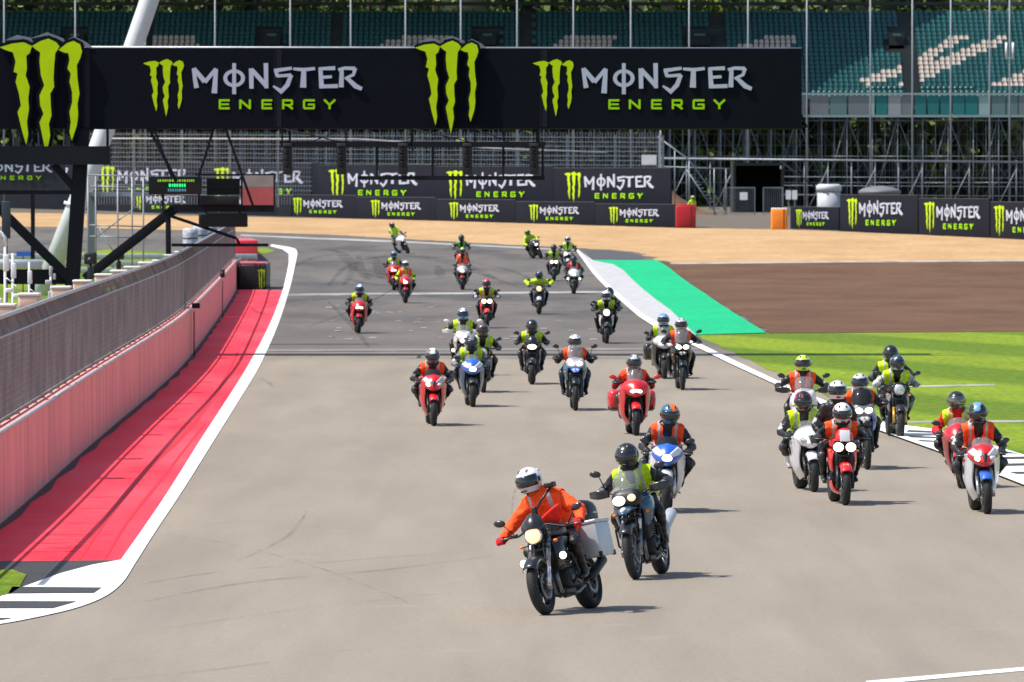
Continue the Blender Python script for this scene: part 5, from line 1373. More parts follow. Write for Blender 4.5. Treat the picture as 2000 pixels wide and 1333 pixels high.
for i in range(7):
    x0, x1 = xs_[i], xs_[i + 1]; lx = [265, 418, 572, 724, 877, 1033, 1189][i]
    board(x0, x1, base_lo(x0), base_lo(x1), 44, f"low black lettered board along the gravel trap, {ords[6 - i]} from the red block", lx, 5, (.0745, .100), "low boards along the gravel")
def base_hi(x): return 364 + (x - 160) * .0295
xh = [-70, 160, 390, 620, 850, 1080, 1310]
for i in range(6):
    x0, x1 = xh[i], xh[i + 1]; lx = [-35, 195, 419, 642, 872, 1103][i]
    bh = base_lo(x0) - 1.2; bh1 = base_lo(x1) - 1.2; hh = 98 + (x0 - 160) * .0152
    board(x0, x1, bh, bh1, hh, f"tall black lettered board behind the low ones, {ords[5 - i]} from its right end", lx, 7, (.132, .172), "tall boards behind the low row", raise_=0)
def base_r(x): return 446 + (x - 1540) * .048
board(1543, 1638, 447, 451, 44, "short black lettered board beside the orange block", 1554, 4, (.049, .105), "boards on the right")
for i, (x0, x1, lx) in enumerate([(1640, 1792, 1654), (1794, 1932, 1805), (1934, 2085, 1941)]):
    board(x0, x1, base_r(x0) + 1, base_r(x1) + 1, 74, "tall black lettered board on the right, " + ["nearest the white tank", "second from the white tank", "cut off by the right edge"][i], lx, 6, (.083, .175), "boards on the right")
def block(name, x0, x1, yt, yb, dep, m, lab, cat, topm=None):
    a, b = G(x0, yb), G(x1, yb); Y = a.y; h = (yb - yt) * Y / FPX
    r = empty(name, (a + b) / 2); tag(r, lab, cat)
    w = b.x - a.x
    part("cover", None, lambda mb: mb.box((0, dep / 2, h / 2), (w, dep, h), 0, .08), m, r)
    part("strap", None, lambda mb: mb.box((w * .28, dep / 2, h / 2), (.05, dep + .02, h + .015)), BLK, r)
    part("lid", None, lambda mb: mb.box((0, dep / 2, h + .03), (w * .96, dep * .96, .08), 0, .03), topm or m, r)
    return r
block("barrier_block", 1320, 1359, 402, 446, 2.6, mat("red_vinyl_cover", (.42, .008, .02), .5, var=.15, bump=.3, bs=3), "red vinyl covered barrier block at the end of the low boards", "barrier block")
block("barrier_block", 1507, 1538, 409, 449, 1.6, mat("orange_vinyl_cover", (.85, .25, .02), .5, var=.08, bump=.3, bs=3), "orange barrier block with white top beside the short board", "barrier block", M_WHITE)
tb = block("tyre_block", 466, 520, 517, 566, 6, mat("black_vinyl_cover", (.012, .013, .016), .5, bump=.4, bs=3), "black covered tyre barrier with red top and green emblem beyond the pit wall", "tyre barrier", pm('red'))
kk = .12 * tb.location.y / FPX
o = part("emblem", None, lambda mb: logo(mb, 'claw', kk, 370, 355, 0, .02, sx=kk * .5), M_LIME, tb); o.location = (.36, -.03, .42)
rampb = empty("barrier_run", (0, 0, 0)); tag(rampb, "red topped barrier running back from the black tyre block", "barrier")
def rb(mb):
    a, b = G(470, 520), G(455, 497); return mb.box(((a.x + b.x) / 2, (a.y + b.y) / 2 + 6, .9), (1.3, (b.y - a.y), 1.5), 0, .1, Matrix.Rotation(math.atan2(a.x - b.x, b.y - a.y), 4, 'Z'))
part("cover", None, rb, pm('red'), rampb)

# ------------------------------------------------------------------ grandstand
YS = 750.0; GZ = terr(800)
M_TEAL = mat("teal_seat_plastic", (.004, .098, .102), .45, var=.15, vs=.6)
M_CREAM = mat("cream_seat_plastic", (.55, .48, .42), .5)
M_CONC2 = mat("stand_deck_concrete", (.04, .05, .05), .85, var=.2, vs=.5)
st = empty("grandstand", (0, YS, 0)); tag(st, "long grandstand of teal seats with cream pattern on scaffolding", "grandstand")
Z0 = HC + (PYH - 186) * YS / FPX
NR = 21
def deck(mb):
    for i in range(NR + 1): mb.box((0, i * .8 + .8, Z0 - .75 + i * .40), (130, .8, .48))
    mb.box((0, NR * .8 + 2.2, Z0 + NR * .4 + .3), (130, 2.4, .3)); return mb
part("deck", None, deck, M_CONC2, st)
def seat_fn(mb):
    mb.sheet([[(-.21, .0, .0), (0, .02, -.01), (.21, 0, .0)], [(-.21, .30, .02), (0, .32, .0), (.21, .30, .02)]], .03, 0, 1)
    mb.sheet([[(-.20, .32, .05), (0, .36, .05), (.20, .32, .05)], [(-.20, .38, .22), (0, .42, .22), (.20, .38, .22)], [(-.15, .41, .36), (0, .45, .38), (.15, .41, .36)]], .03, 0, 1); return mb
CREAMP = [[(1675,160),(1690,150),(1760,128),(1860,70),(1890,70),(1790,135),(1700,165)], [(1755,165),(1770,150),(1790,128),(1850,108),(1950,70),(1968,70),(1960,82),(1860,130),(1790,165)], [(1790,128),(1850,95),(1890,72),(1870,70),(1800,118)],
  [(1940,165),(1970,148),(2010,135),(2100,135),(2100,165)], [(270,90),(290,68),(384,68),(388,90)], [(735,90),(760,80),(800,70),(872,68),(875,80),(860,90)], [(1080,90),(1100,72),(1205,70),(1195,90)], [(1430,92),(1470,82),(1495,71),(1557,71),(1548,92)]]
def inpoly(x, y, poly):
    c = False; j = len(poly) - 1
    for i in range(len(poly)):
        if (poly[i][1] > y) != (poly[j][1] > y) and x < (poly[j][0] - poly[i][0]) * (y - poly[i][1]) / (poly[j][1] - poly[i][1]) + poly[i][0]: c = not c
        j = i
    return c
VOM = [(506, 552), (1340, 1396), (1734, 1774), (930, 975), (120, 165)]
seats = []
for i in range(NR):
    z = Z0 - .35 + i * .40; Y = YS + .45 + i * .8
    n = 205
    for k in range(n):
        x = -49 + k * .50 + (i % 2) * .03; px = 1000 + x * FPX / Y; py = PYH - (z + .2 - HC) * FPX / Y
        if px < -60 or px > 2060: continue
        if (int((x + 52) / 17.6) != int((x + 50.8) / 17.6)) : continue   # stair aisles
        if any(a - 4 < px < b + 4 and py < 104 and i < 17 and py > 52 for a, b in VOM): continue
        cream = any(inpoly(px, py, q) for q in CREAMP)
        seats.append((x, Y - YS - .1, z, cream, px, py))
me_seat = seat_fn(MB()).mesh("seat")
vis = [s_ for s_ in seats if s_[4] > 1585 and s_[5] > 100]
vis.sort(key=lambda s_: (s_[1], abs(s_[4] - 1800)))
ind = set(id(s_) for s_ in vis[:99])
for s_ in seats:
    if id(s_) in ind: put("seat", me_seat, M_CREAM if s_[3] else M_TEAL, st, loc=s_[:3])
for crm in (0, 1):
    mb = MB(); base = seat_fn(MB())
    for s_ in seats:
        if id(s_) in ind or bool(s_[3]) != bool(crm): continue
        mb.add([(v[0] + s_[0], v[1] + s_[1], v[2] + s_[2]) for v in base.v], base.f, 0)
    o = put("seats", mb.mesh("seats"), M_CREAM if crm else M_TEAL, st); o["kind"] = "stuff"
M_VOM = mat("dark_opening", (.022, .03, .032), .9)
for a, b in VOM:
    x0, x1 = (a - 1000) * (YS + 8) / FPX, (b - 1000) * (YS + 8) / FPX; zb = HC + (PYH - 100) * (YS + 8) / FPX; zt = HC + (PYH - 62) * (YS + 8) / FPX
    v = part("stair_entrance", None, lambda mb: mb.box(((x0 + x1) / 2, 11.6, (zb + zt) / 2 + .1), ((x1 - x0) * .75, 1.6, (zt - zb) * .85)), M_VOM, st)
    part("lintel", None, lambda mb: mb.box(((x0 + x1) / 2, 10.7, zt - .25), ((x1 - x0) * .4, .1, .2)), mat("pale_teal_panel", (.06, .16, .16), .6), v)
# parapet panels
PC = {'g': (.17, .19, .2), 't': (.01, .17, .17), 'l': (.28, .42, .40), 's': (.11, .20, .20), 'w': (.30, .32, .33), 'd': (.01, .11, .12)}
xx = 1230; seq = "tstgwtgswtgtwlgsgtsgdwgtttttlss gw".replace(' ', '')
pan_edges = [(1582,1619,'g'),(1621,1654,'s'),(1657,1699,'g'),(1702,1708,'l'),(1711,1733,'t'),(1735,1760,'w'),(1761,1784,'g'),(1787,1809,'t'),(1812,1834,'t'),(1837,1858,'t'),(1861,1884,'t'),(1886,1910,'t'),(1912,1934,'l'),(1937,1964,'s'),(1966,1988,'s'),(1990,2030,'g'),(2032,2060,'t')] + [(1240 + 24 * k, 1262 + 24 * k, "tgsw"[k % 4]) for k in range(14)]
for a, b, c in pan_edges:
    part("parapet_panel", None, lambda mb: boxpx(mb, a, 187, b, 225, YS, .06, 0, -YS + .1), mat("parapet_panel_" + c, PC[c], .6, var=.08, vs=.4), st)
part("parapet_rail", None, lambda mb: boxpx(mb, -80, 182, 2080, 186, YS, .1, 0, -YS).box((0, .2, HC + (PYH - 227) * YS / FPX), (102, .2, .22)), mat("pale_rail", (.25, .36, .36), .5), st)
part("parapet_panel", None, lambda mb: boxpx(mb, -80, 187, 1238, 225, YS, .06, 0, -YS + .1), mat("parapet_panel_t", PC['t'], .6), st)
# unseen roof overhead, its outline shaped to shade the seats
part("roof", None, lambda mb: mb.prism([(-90, -6), (13, -6), (22, 4), (37, 17), (37, 30), (-90, 30)], 27.2, 27.7, lambda u, v, d: (u, v, d)), mat("roof_sheet", (.3, .3, .32), .6), st)
def postsf(mb):
    for x in (8, 147, 284, 420, 567, 685, 792, 900, 1010, 1120, 1232, 1346, 1461, 1576, 1700, 1782, 1857, 1933, 1985, 2062):
        a, b = P(x, 318, YS - 60), P(x, -90, YS - 60); mb.tube([(a.x, -60, a.z), (b.x, -60, b.z)], .085, 0, 8)
        mb.tube([(a.x, -60, a.z), (a.x, -60, GZ)], .085, 0, 6)
    return mb
netp = []
for x in (8, 147, 284, 420, 567, 685, 792, 900, 1010, 1120, 1232, 1346, 1461, 1576, 1700, 1782, 1857, 1933, 1972):
    a, b = P(x, 318, YS - 60), P(x, -90, YS - 60)
    if not netp:
        pmesh = (lambda mb: mb.tube([(0, 0, 0), (0, 0, 9), (0, 0, b.z - GZ)], [.085, .07, .06], 0, 8).box((0, 0, .1), (.5, .5, .2), 0, .03))(MB()).mesh("tall_pole")
    o = put("tall_pole", pmesh, mat("pale_pole", (.26, .28, .30), .5, .3), loc=(a.x, YS - 60, GZ)); netp.append(o)
    tag(o, "slender pale grey pole standing in front of the grandstand, " + ("rightmost one" if x == 1972 else f"{ords[len(netp) - 1]} from the left edge" if len(netp) < 10 else f"{ords[19 - len(netp)]} from the right edge"), "pole", "tall poles before the grandstand")
an = part("antenna", None, lambda mb: mb.tube([(-.28, 0, 12.6), (-.28, 0, 14.0)], .1, 0, 8).tube([(.28, 0, 12.6), (.28, 0, 14.0)], .1, 0, 8).box((0, 0, 12.7), (.6, .06, .06)), pm('white'), netp[-1])
# scaffolding below the stand
def scaf(mb, W=4.6):
    zt = HC + (PYH - 229) * YS / FPX
    for yy in (0, 5, 10):
        for x in (0, W / 2): mb.tube([(x, yy, GZ), (x, yy, zt + yy * .4)], .045, 0, 5)
        for z in (GZ + 2.2, GZ + 4.6, zt - .3): mb.tube([(0, yy, z), (W, yy, z)], .035, 0, 5)
    mb.tube([(0, 0, GZ), (W / 2, 0, zt)], .025, 0, 5); mb.tube([(W, 0, GZ + 2.2), (W / 2, 0, zt)], .022, 0, 5)
    mb.tube([(0, 5, GZ + 2), (W, 5, zt)], .035, 0, 5); mb.tube([(W, 5, GZ + 1), (0, 5, zt - 1)], .035, 0, 5)
    mb.tube([(W * .25, 0, GZ + 2.3), (W * .25, 0, zt)], .03, 0, 5); mb.tube([(W * .75, 3, GZ), (W * .75, 3, zt)], .035, 0, 5)
    for z in (GZ + 2.2, GZ + 4.6): mb.tube([(0, 0, z), (0, 10, z)], .03, 0, 5)
    for k in range(6):
        x = W * (k + .5) / 6; mb.tube([(x, 1.5 + k % 3 * 3, GZ), (x, 1.5 + k % 3 * 3, zt)], .022, 0, 4)
        mb.tube([(x, 4, GZ + .8 * k), (min(W, x + 1.6), 4, GZ + .8 * k + 2)], .02, 0, 4)
    for z in (1.0, 3.3, 5.6, 6.6): mb.tube([(0, 2, GZ + z), (W, 2, GZ + z)], .022, 0, 4)
    return mb
M_SCAF = mat("scaffold_tube", (.23, .26, .29), .5, .4, var=.3, vs=1)
for k in range(22):
    o = part("scaffold_bay", "scaf", scaf, M_SCAF, st); o.location = (-50 + k * 4.6, .4, 0)
for k in range(9): part("back_sheeting", None, lambda mb: mb.box((-46 + k * 11.5, 14.5, GZ + 2.2), (3.5 + (k * 37 % 5), .2, 3.4 + (k % 3))), mat("dark_sheeting", (.012, .014, .016), .8), st)
# horizontal safety rail before the scaffolding and the catch fence on the left
cf = empty("catch_fence", (0, 0, 0)); tag(cf, "grey wire catch fence with white top cable behind the tall boards", "fence")
YC = 575.0
for i in range(13):
    x = 165 + i * 94; part("post", None, lambda mb: boxpx(mb, x, 252 + (x - 165) * .012, x + 4, 405, YC, .12), mat("fence_post_grey", (.2, .23, .26), .5, .3), cf)
def cfw(mb):
    for k in range(14): mb.tube([P(165, 262 + k * 9, YC), P(1295, 262 + k * 9 + 8, YC)], .02, 0, 3, False)
    x = 165
    while x < 1293: mb.tube([P(x, 258, YC), P(x, 400, YC)], .014, 0, 3, False); x += 5.5
    return mb
part("wire_mesh", None, cfw, mat("catch_fence_wire", (.30, .34, .38), .6, .1), cf)
part("top_cable", None, lambda mb: mb.tube([P(200, 271, YC - .3), P(700, 272, YC - .3), P(960, 290, YC - .3), P(1185, 298, YC - .3)], .05, 0, 6), mat("white_rope", (.5, .5, .52), .6), cf)
sr = empty("guard_rail", (0, 0, 0)); tag(sr, "long grey horizontal rail with posts across the foot of the grandstand", "rail")
def srr(mb):
    mb.tube([P(1290, 310, YS - 62), P(2060, 318, YS - 62)], .10, 0, 6)
    mb.tube([P(1290, 326, YS - 62), P(1425, 330, YS - 62)], .06, 0, 5)
    for k in range(18):
        x = 1295 + 46 * k; mb.tube([P(x, 314, YS - 62), P(x, 418, YS - 62)], .045, 0, 5)
        if k % 2: mb.tube([P(x, 330, YS - 62), P(x - 40, 412, YS - 62)], .035, 0, 5)
    for y in (345, 362, 380): mb.tube([P(1440, y, YS - 62), P(2060, y + 4, YS - 62)], .025, 0, 4)
    return mb
part("rail", None, srr, M_SCAF, sr)
# stair tower, dark entrance, gates, tank, dome, signs on the right
stt = empty("stair_tower", (0, 0, 0)); tag(stt, "grey scaffold staircase going down to the right beside the earth bank", "staircase")
def stw(mb):
    for dy in (0, 1.5):
        mb.tube([P(1285, 268, 600 + dy), P(1345, 312, 600 + dy), P(1418, 412, 600 + dy)], .06, 0, 6); mb.tube([P(1340, 330, 600 + dy), P(1400, 420, 600 + dy)], .05, 0, 6)
        for x, y0, y1 in ((1290, 255, 400), (1318, 290, 408), (1346, 312, 418), (1395, 330, 428), (1418, 330, 430)): mb.tube([P(x, y0, 600 + dy), P(x, y1, 600 + dy)], .05, 0, 6)
    for k in range(14):
        a = P(1345 + k * 5.2, 335 + k * 6.6, 600); mb.box((a.x, 600.7, a.z), (.28, 1.4, .05))
    return mb
part("frame", None, stw, M_SCAF, stt)
ent = empty("entrance_tunnel", (0, 0, 0)); tag(ent, "black sheeted entrance tunnel under the scaffolding behind grey gates", "entrance")
def ent_fn(mb):
    boxpx(mb, 1432, 318, 1530, 324, 640, 8); boxpx(mb, 1432, 324, 1437, 428, 640, 8); boxpx(mb, 1526, 330, 1531, 428, 640, 8); boxpx(mb, 1437, 324, 1526, 428, 640, .2, 0, 7.5)
    return mb
part("sheeting", None, ent_fn, mat("black_sheeting", (.008, .009, .01), .85), ent)
part("ramp", None, lambda mb: mb.sheet([[P(1531, 322, 640), P(1600, 372, 640)], [P(1531, 322, 648), P(1600, 372, 648)]], .1, 0, 1), mat("black_sheeting", (.01, .01, .01), .8), ent)
for x0, x1, lab in ((1413, 1475, "grey mesh gate with a white notice before the dark entrance"), (1490, 1530, "narrow grey mesh gate right of the dark entrance")):
    g_ = empty("gate", (0, 0, 0)); tag(g_, lab, "gate")
    def gf(mb):
        Y = 600
        for x in (x0, x1 - 2): boxpx(mb, x, 366, x + 2, 430, Y, .06)
        boxpx(mb, x0 + 2, 366, x1 - 2, 368, Y, .06); boxpx(mb, x0 + 2, 428, x1 - 2, 430, Y, .06)
        for k in range(1, int((x1 - x0) / 4)): boxpx(mb, x0 + 4 * k, 368, x0 + 4 * k + .7, 428, Y, .03)
        return mb
    part("frame", None, gf, M_SCAF, g_)
    if x0 < 1420: part("notice", None, lambda mb: boxpx(mb, 1445, 376, 1460, 391, 599.8, .04), M_WHITE, g_)
for x0, lab in ((1535, "small white notice, left one of the pair beside the water tank"), (1547, "small white notice, right one of the pair beside the water tank")):
    n_ = empty("notice", (0, 0, 0)); tag(n_, lab, "sign", "pair of small white notices")
    part("panel", None, lambda mb: boxpx(mb, x0, 372, x0 + 10, 390, 590, .04), M_WHITE, n_); part("post", None, lambda mb: boxpx(mb, x0 + 4, 390, x0 + 6, 432, 590, .05), M_SCAF, n_)
wt = empty("water_tank", G(1620, 440)); tag(wt, "white plastic tank with rounded lid behind the boards on the right", "tank")
s5 = wt.location.y / FPX
part("body", None, lambda mb: mb.tube([(0, 1, 0), (0, 1, 66 * s5)], 23 * s5, 0, 20), mat("white_plastic", (.42, .45, .48), .5, var=.1), wt)
part("lid", None, lambda mb: mb.tube([(0, 1, 66 * s5), (0, 1, 76 * s5), (0, 1, 80 * s5)], [25 * s5, 25 * s5, 20 * s5], 0, 20), mat("white_plastic_lid", (.5, .53, .56), .5), wt)
dm = empty("canopy", G(1722, 440)); tag(dm, "low grey domed canopy behind the boards right of the tank", "canopy")
part("cover", None, lambda mb: mb.ell((0, 3, 64 * s5), (42 * s5, 2.2, 12 * s5), 0, 20), mat("grey_cover", (.14, .15, .16), .6), dm)
part("post", None, lambda mb: [mb.tube([(x, 3, 0), (x, 3, 62 * s5)], .05, 0, 6) for x in (-.9, .9)] and mb, M_SCAF, dm)
nb = empty("notice", (0, 0, 0)); tag(nb, "white square notice board on a post at the right end of the catch fence", "sign")
part("panel", None, lambda mb: boxpx(mb, 1253, 303, 1282, 322, 573, .06), M_WHITE, nb); part("post", None, lambda mb: boxpx(mb, 1286, 262, 1291, 410, 573, .12), M_GALV, nb)
# earth bank
mb = MB(); a = P(1355, 430, 620)
rows = []
for j in range(7):
    row = []
    for i in range(11):
        x = a.x - 6.2 + i * 1.0; yv = 612 + j * 2.4; hgt = 2.9 * math.exp(-((i - 2.6) / 2.9) ** 2) * math.sin(math.pi * min(1, (j + .2) / 6)) + .08 * math.sin(i * 3 + j * 5)
        row.append((x, yv, GZ - .05 + max(hgt, 0)))
    rows.append(row)
mb.sheet([r[::-1] for r in rows], .1, 0, 3)
tag(put("earth_bank", mb.mesh("earth_bank"), ground_mat("bank_earth", [(.16, .08, .04), (.11, .07, .035)], 'soil')), kind='structure')
for i, (x, y, c, txt) in enumerate([(845, 268, 'white', 'white'), (905, 270, 'red', 'red'), (935, 272, 'white', 'white'), (780, 273, 'red', 'red')]): pass

# ------------------------------------------------------------------ trees
M_LEAF = [mat("leaf_green_%d" % k, c, .6, var=.35, vs=.5) for k, c in enumerate([(.055, .105, .012), (.085, .15, .015), (.035, .075, .012)])]
M_BARK = mat("bark", (.07, .05, .035), .9, var=.3)
def crown_mesh(seed, w, h, z0):
    rnd = random.Random(seed); mb = MB()
    clumps = []
    for k in range(30):
        a = rnd.uniform(0, 6.28); u = rnd.uniform(0, 1) ** .6; zz = rnd.uniform(0, 1)
        rr = w * u * (.45 + .55 * math.sin(math.pi * min(1, .15 + zz * .8)))
        clumps.append((rr * math.cos(a), rr * math.sin(a), z0 + zz * h, rnd.uniform(.14, .3) * w, rnd.choice([0, 0, 1, 2])))
    for cx, cy, cz, r, m in clumps:
        for j in range(85):
            d = Vector((rnd.gauss(0, 1), rnd.gauss(0, 1), rnd.gauss(0, 1))); d.normalize(); p = Vector((cx, cy, cz)) + d * r * rnd.uniform(.55, 1.1)
            u = Vector((rnd.gauss(0, 1), rnd.gauss(0, 1), rnd.gauss(0, 1))).normalized(); v = u.cross(d).normalized(); s_ = rnd.uniform(.16, .34)
            mb.add([p - u * s_, p + v * s_ * .6, p + u * s_, p - v * s_ * .6], [(0, 1, 2, 3)], m)
    return mb.mesh("crown", 3)
def trunk_fn(w, h, z0):
    def fn(mb):
        rnd = random.Random(3)
        mb.tube([(0, 0, -.1), (.05, 0, z0), (.1, .1, z0 + h * .6)], [.38, .28, .08], 0, 9)
        for k in range(7):
            a = k * .9; z = z0 * .8 + k * h * .07; mb.tube([(0, 0, z), (math.cos(a) * w * .3, math.sin(a) * w * .3, z + h * .15), (math.cos(a) * w * .65, math.sin(a) * w * .65, z + h * .32)], [.14, .09, .03], 0, 6)
        return mb
    return fn
TALL = [crown_mesh(11, 4.6, 15, 6.5), crown_mesh(12, 4.2, 16, 6), crown_mesh(13, 5.0, 14.5, 7)]
LOW = [crown_mesh(21, 3.2, 6, .6), crown_mesh(22, 3.6, 5, .5)]
trk = trunk_fn(4.6, 15, 6.5)(MB()).mesh("trunk"); trl = trunk_fn(3, 5, .6)(MB()).mesh("trunk")
rnd = random.Random(5)
posn = ["far left", "left", "centre left", "centre", "centre right", "right", "far right"]
for k in range(17):
    x = -56 + k * 7.0 + rnd.uniform(-1, 1); Y = YS + 32 + rnd.uniform(0, 9)
    t_ = empty("tree", (x, Y, GZ), (0, 0, rnd.uniform(0, 6))); s_ = rnd.uniform(1.12, 1.28); t_.scale = (1.05, 1.05, s_)
    tag(t_, "broadleaf tree rising above the back row of the grandstand, " + (f"{ords[k]} from the left" if k < 9 else f"{ords[16 - k]} from the right"), "tree", "trees behind the grandstand")
    put("trunk", trk, M_BARK, t_); put("crown", TALL[k % 3], M_LEAF if k % 2 else [M_LEAF[1], M_LEAF[0], M_LEAF[2]], t_)
for k in range(16):
    x = -52 + k * 6.9 + rnd.uniform(-1.5, 1.5); Y = YS + 24 + rnd.uniform(-2, 3)
    t_ = empty("bush", (x, Y, GZ), (0, 0, rnd.uniform(0, 6))); s_ = rnd.uniform(.85, 1.25); t_.scale = (s_, s_, s_)
    tag(t_, "leafy bush seen through the scaffolding of the grandstand", "bush", "bushes behind the scaffolding")
    put("trunk", trl, M_BARK, t_); put("crown", LOW[k % 2], [M_LEAF[1], M_LEAF[1], M_LEAF[0]], t_)

# the far-off wood behind the stand, one dense mass of foliage
mb = MB(); rnd = random.Random(9)
core = []
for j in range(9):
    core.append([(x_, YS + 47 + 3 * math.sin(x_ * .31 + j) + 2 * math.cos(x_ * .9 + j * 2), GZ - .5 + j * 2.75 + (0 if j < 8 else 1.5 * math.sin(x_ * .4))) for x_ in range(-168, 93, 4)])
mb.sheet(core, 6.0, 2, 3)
for k in range(60000):
    x = rnd.uniform(-165, 90); dd = rnd.random(); top_ = 24 + 4 * math.sin(x * .23) + 2.5 * math.sin(x * .71 + 1)
    z = GZ + rnd.random() * top_; y = YS + 36 + 22 * dd + 2 * math.sin(x * .5 + z * .4)
    n_ = Vector((rnd.gauss(0, 1), -1.2 + rnd.gauss(0, .8), rnd.gauss(0, 1))).normalized(); u = n_.cross(Vector((rnd.random(), .3, rnd.random()))).normalized(); v = n_.cross(u)
    s_ = rnd.uniform(.25, .6); p = Vector((x, y, z)); mb.add([p - u * s_, p + v * s_ * .7, p + u * s_, p - v * s_ * .7], [(0, 1, 2, 3)], rnd.choice([0, 0, 1]))
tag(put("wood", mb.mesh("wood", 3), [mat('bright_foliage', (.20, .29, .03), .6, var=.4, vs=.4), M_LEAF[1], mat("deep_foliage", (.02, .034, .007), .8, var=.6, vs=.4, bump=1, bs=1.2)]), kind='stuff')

# ------------------------------------------------------------------ pit side
M_TUBE = mat("white_painted_tube", (.60, .62, .66), .4, var=.05)
ms = empty("leaning_mast", (0, 0, 0)); tag(ms, "thick white tubular mast leaning to the right behind the gantry", "mast")
YM = 330.0
part("tube", None, lambda mb: mb.tube([P(72, 600, YM), P(182, 320, YM), P(292, 0, YM), P(345, -150, YM)], [.40, .40, .38, .36], 0, 24), M_TUBE, ms)
part("flange", None, lambda mb: [mb.tube([P(72 + (292 - 72) * t_ - 1, 600 - 600 * t_ + 3, YM), P(72 + (292 - 72) * t_ + 1, 600 - 600 * t_ - 3, YM)], .43, 0, 24) for t_ in (.02, .33, .78)] and mb, M_TUBE, ms)
ht_ = empty("white_pipe", (0, 0, 0)); tag(ht_, "thick white horizontal pipe behind the pit wall at far left", "pipe")
part("tube", None, lambda mb: mb.tube([P(-200, 517, 300), P(82, 517, 300)], .19, 0, 20), M_TUBE, ht_)
part("stand", None, lambda mb: [mb.tube([P(x, 520, 300), P(x, 600, 300)], .08, 0, 10) for x in (-150, -40, 60)] and mb, M_DSTEEL, ht_)
# second steel frame with screen and boards
s2 = empty("pit_gantry", (0, 0, 0)); tag(s2, "dark steel pit gantry with diagonal legs holding the screen and boards", "gantry")
Y2 = 236.0
def g2(mb):
    bar2(mb, 328, 412, 330, 620, 10, Y2, .2); bar2(mb, 165, 545, 345, 405, 19, Y2, .22); boxpx(mb, 340, 400, 536, 414, Y2, .25)
    bar2(mb, 335, 423, 462, 466, 6, Y2, .08); boxpx(mb, 335, 476, 524, 482, Y2, .14); bar2(mb, 462, 466, 468, 478, 5, Y2, .08)
    boxpx(mb, 316, 378, 320, 412, Y2, .08); bar2(mb, 470, 345, 495, 402, 5, Y2, .06); boxpx(mb, 380, 340, 536, 344, Y2, .6, 0, .1)
    for x in (386, 470): boxpx(mb, x, 344, x + 4, 402, Y2, .1, 0, .12)
    boxpx(mb, 392, 364, 470, 367, Y2, .05, 0, .13); return mb
part("frame", None, g2, M_DSTEEL, s2)
tv = empty("display_screen", (0, 0, 0)); tag(tv, "small black display screen with green text on the pit gantry", "screen")
part("housing", None, lambda mb: boxpx(mb, 290, 345, 394, 380, Y2 - .3, .15, 0, 0, .01), mat("screen_black", (.006, .007, .008), .3), tv)
def scrtext(mb, rows, seed):
    rnd = random.Random(seed)
    for y, x0, x1, h in rows:
        x = x0
        while x < x1:
            w = rnd.uniform(2.2, 4.6)
            boxpx(mb, x, y, x + w * .7, y + h, Y2 - .3, .012, 0, -.012); 
            if rnd.random() > .4: boxpx(mb, x, y + h * .35, x + w, y + h * .6, Y2 - .3, .012, 0, -.016)
            x += w + 1.3
    return mb
part("text_line", None, lambda mb: scrtext(mb, [(351, 308, 380, 4.5)], 1), emat("yellow_green_pixels", (.25, .5, .02), .5), tv)
part("text_line", None, lambda mb: scrtext(mb, [(359.5, 330, 360, 6)], 2), emat("green_pixels", (.02, .9, .25), .9), tv)
part("text_line", None, lambda mb: scrtext(mb, [(369, 328, 362, 5.5)], 3), emat("blue_pixels", (.06, .25, .3), .5), tv)
sp_ = empty("speaker_box", (0, 0, 0)); tag(sp_, "black box hanging below the pit gantry arm", "speaker")
part("cabinet", None, lambda mb: boxpx(mb, 388, 417, 483, 444, Y2, .5, 0, 0, .03), mat("matt_black_housing", (.008, .009, .011), .6), sp_)
part("hanger", None, lambda mb: boxpx(mb, 400, 413, 404, 418, Y2, .1, 0, .1) and boxpx(mb, 466, 413, 470, 418, Y2, .1, 0, .1), M_DSTEEL, sp_)
part("grille", None, lambda mb: [boxpx(mb, 392, 420 + 4 * k, 479, 421 + 4 * k, Y2 - .02, .03) for k in range(6)] and mb, BLK, sp_)
bx2 = empty("equipment_box", (0, 0, 0)); tag(bx2, "black open equipment box with shelves on top of the pit gantry arm", "box")
part("cabinet", None, lambda mb: boxpx(mb, 390, 383, 466, 400, Y2 - .1, .5, 0, 0, .02) and boxpx(mb, 404, 349, 468, 381, Y2 + .3, .1), mat("matt_black_housing", (.008, .009, .011), .6), bx2)
rd = empty("signal_board", (0, 0, 0)); tag(rd, "red signal board with pale grey top on the pit gantry", "board")
part("panel", None, lambda mb: boxpx(mb, 474, 366, 534, 401, Y2 - .2, .06), mat("faded_red_panel", (.50, .10, .10), .6, var=.1, vs=2), rd)
part("top_panel", None, lambda mb: boxpx(mb, 474, 343, 534, 365.5, Y2 - .2, .06), mat("faded_grey_pink_panel", (.33, .28, .26), .6, var=.15, vs=2), rd)
part("frame", None, lambda mb: boxpx(mb, 534, 342, 537, 402, Y2 - .2, .08) and boxpx(mb, 472, 342, 474, 402, Y2 - .2, .08), M_DSTEEL, rd)
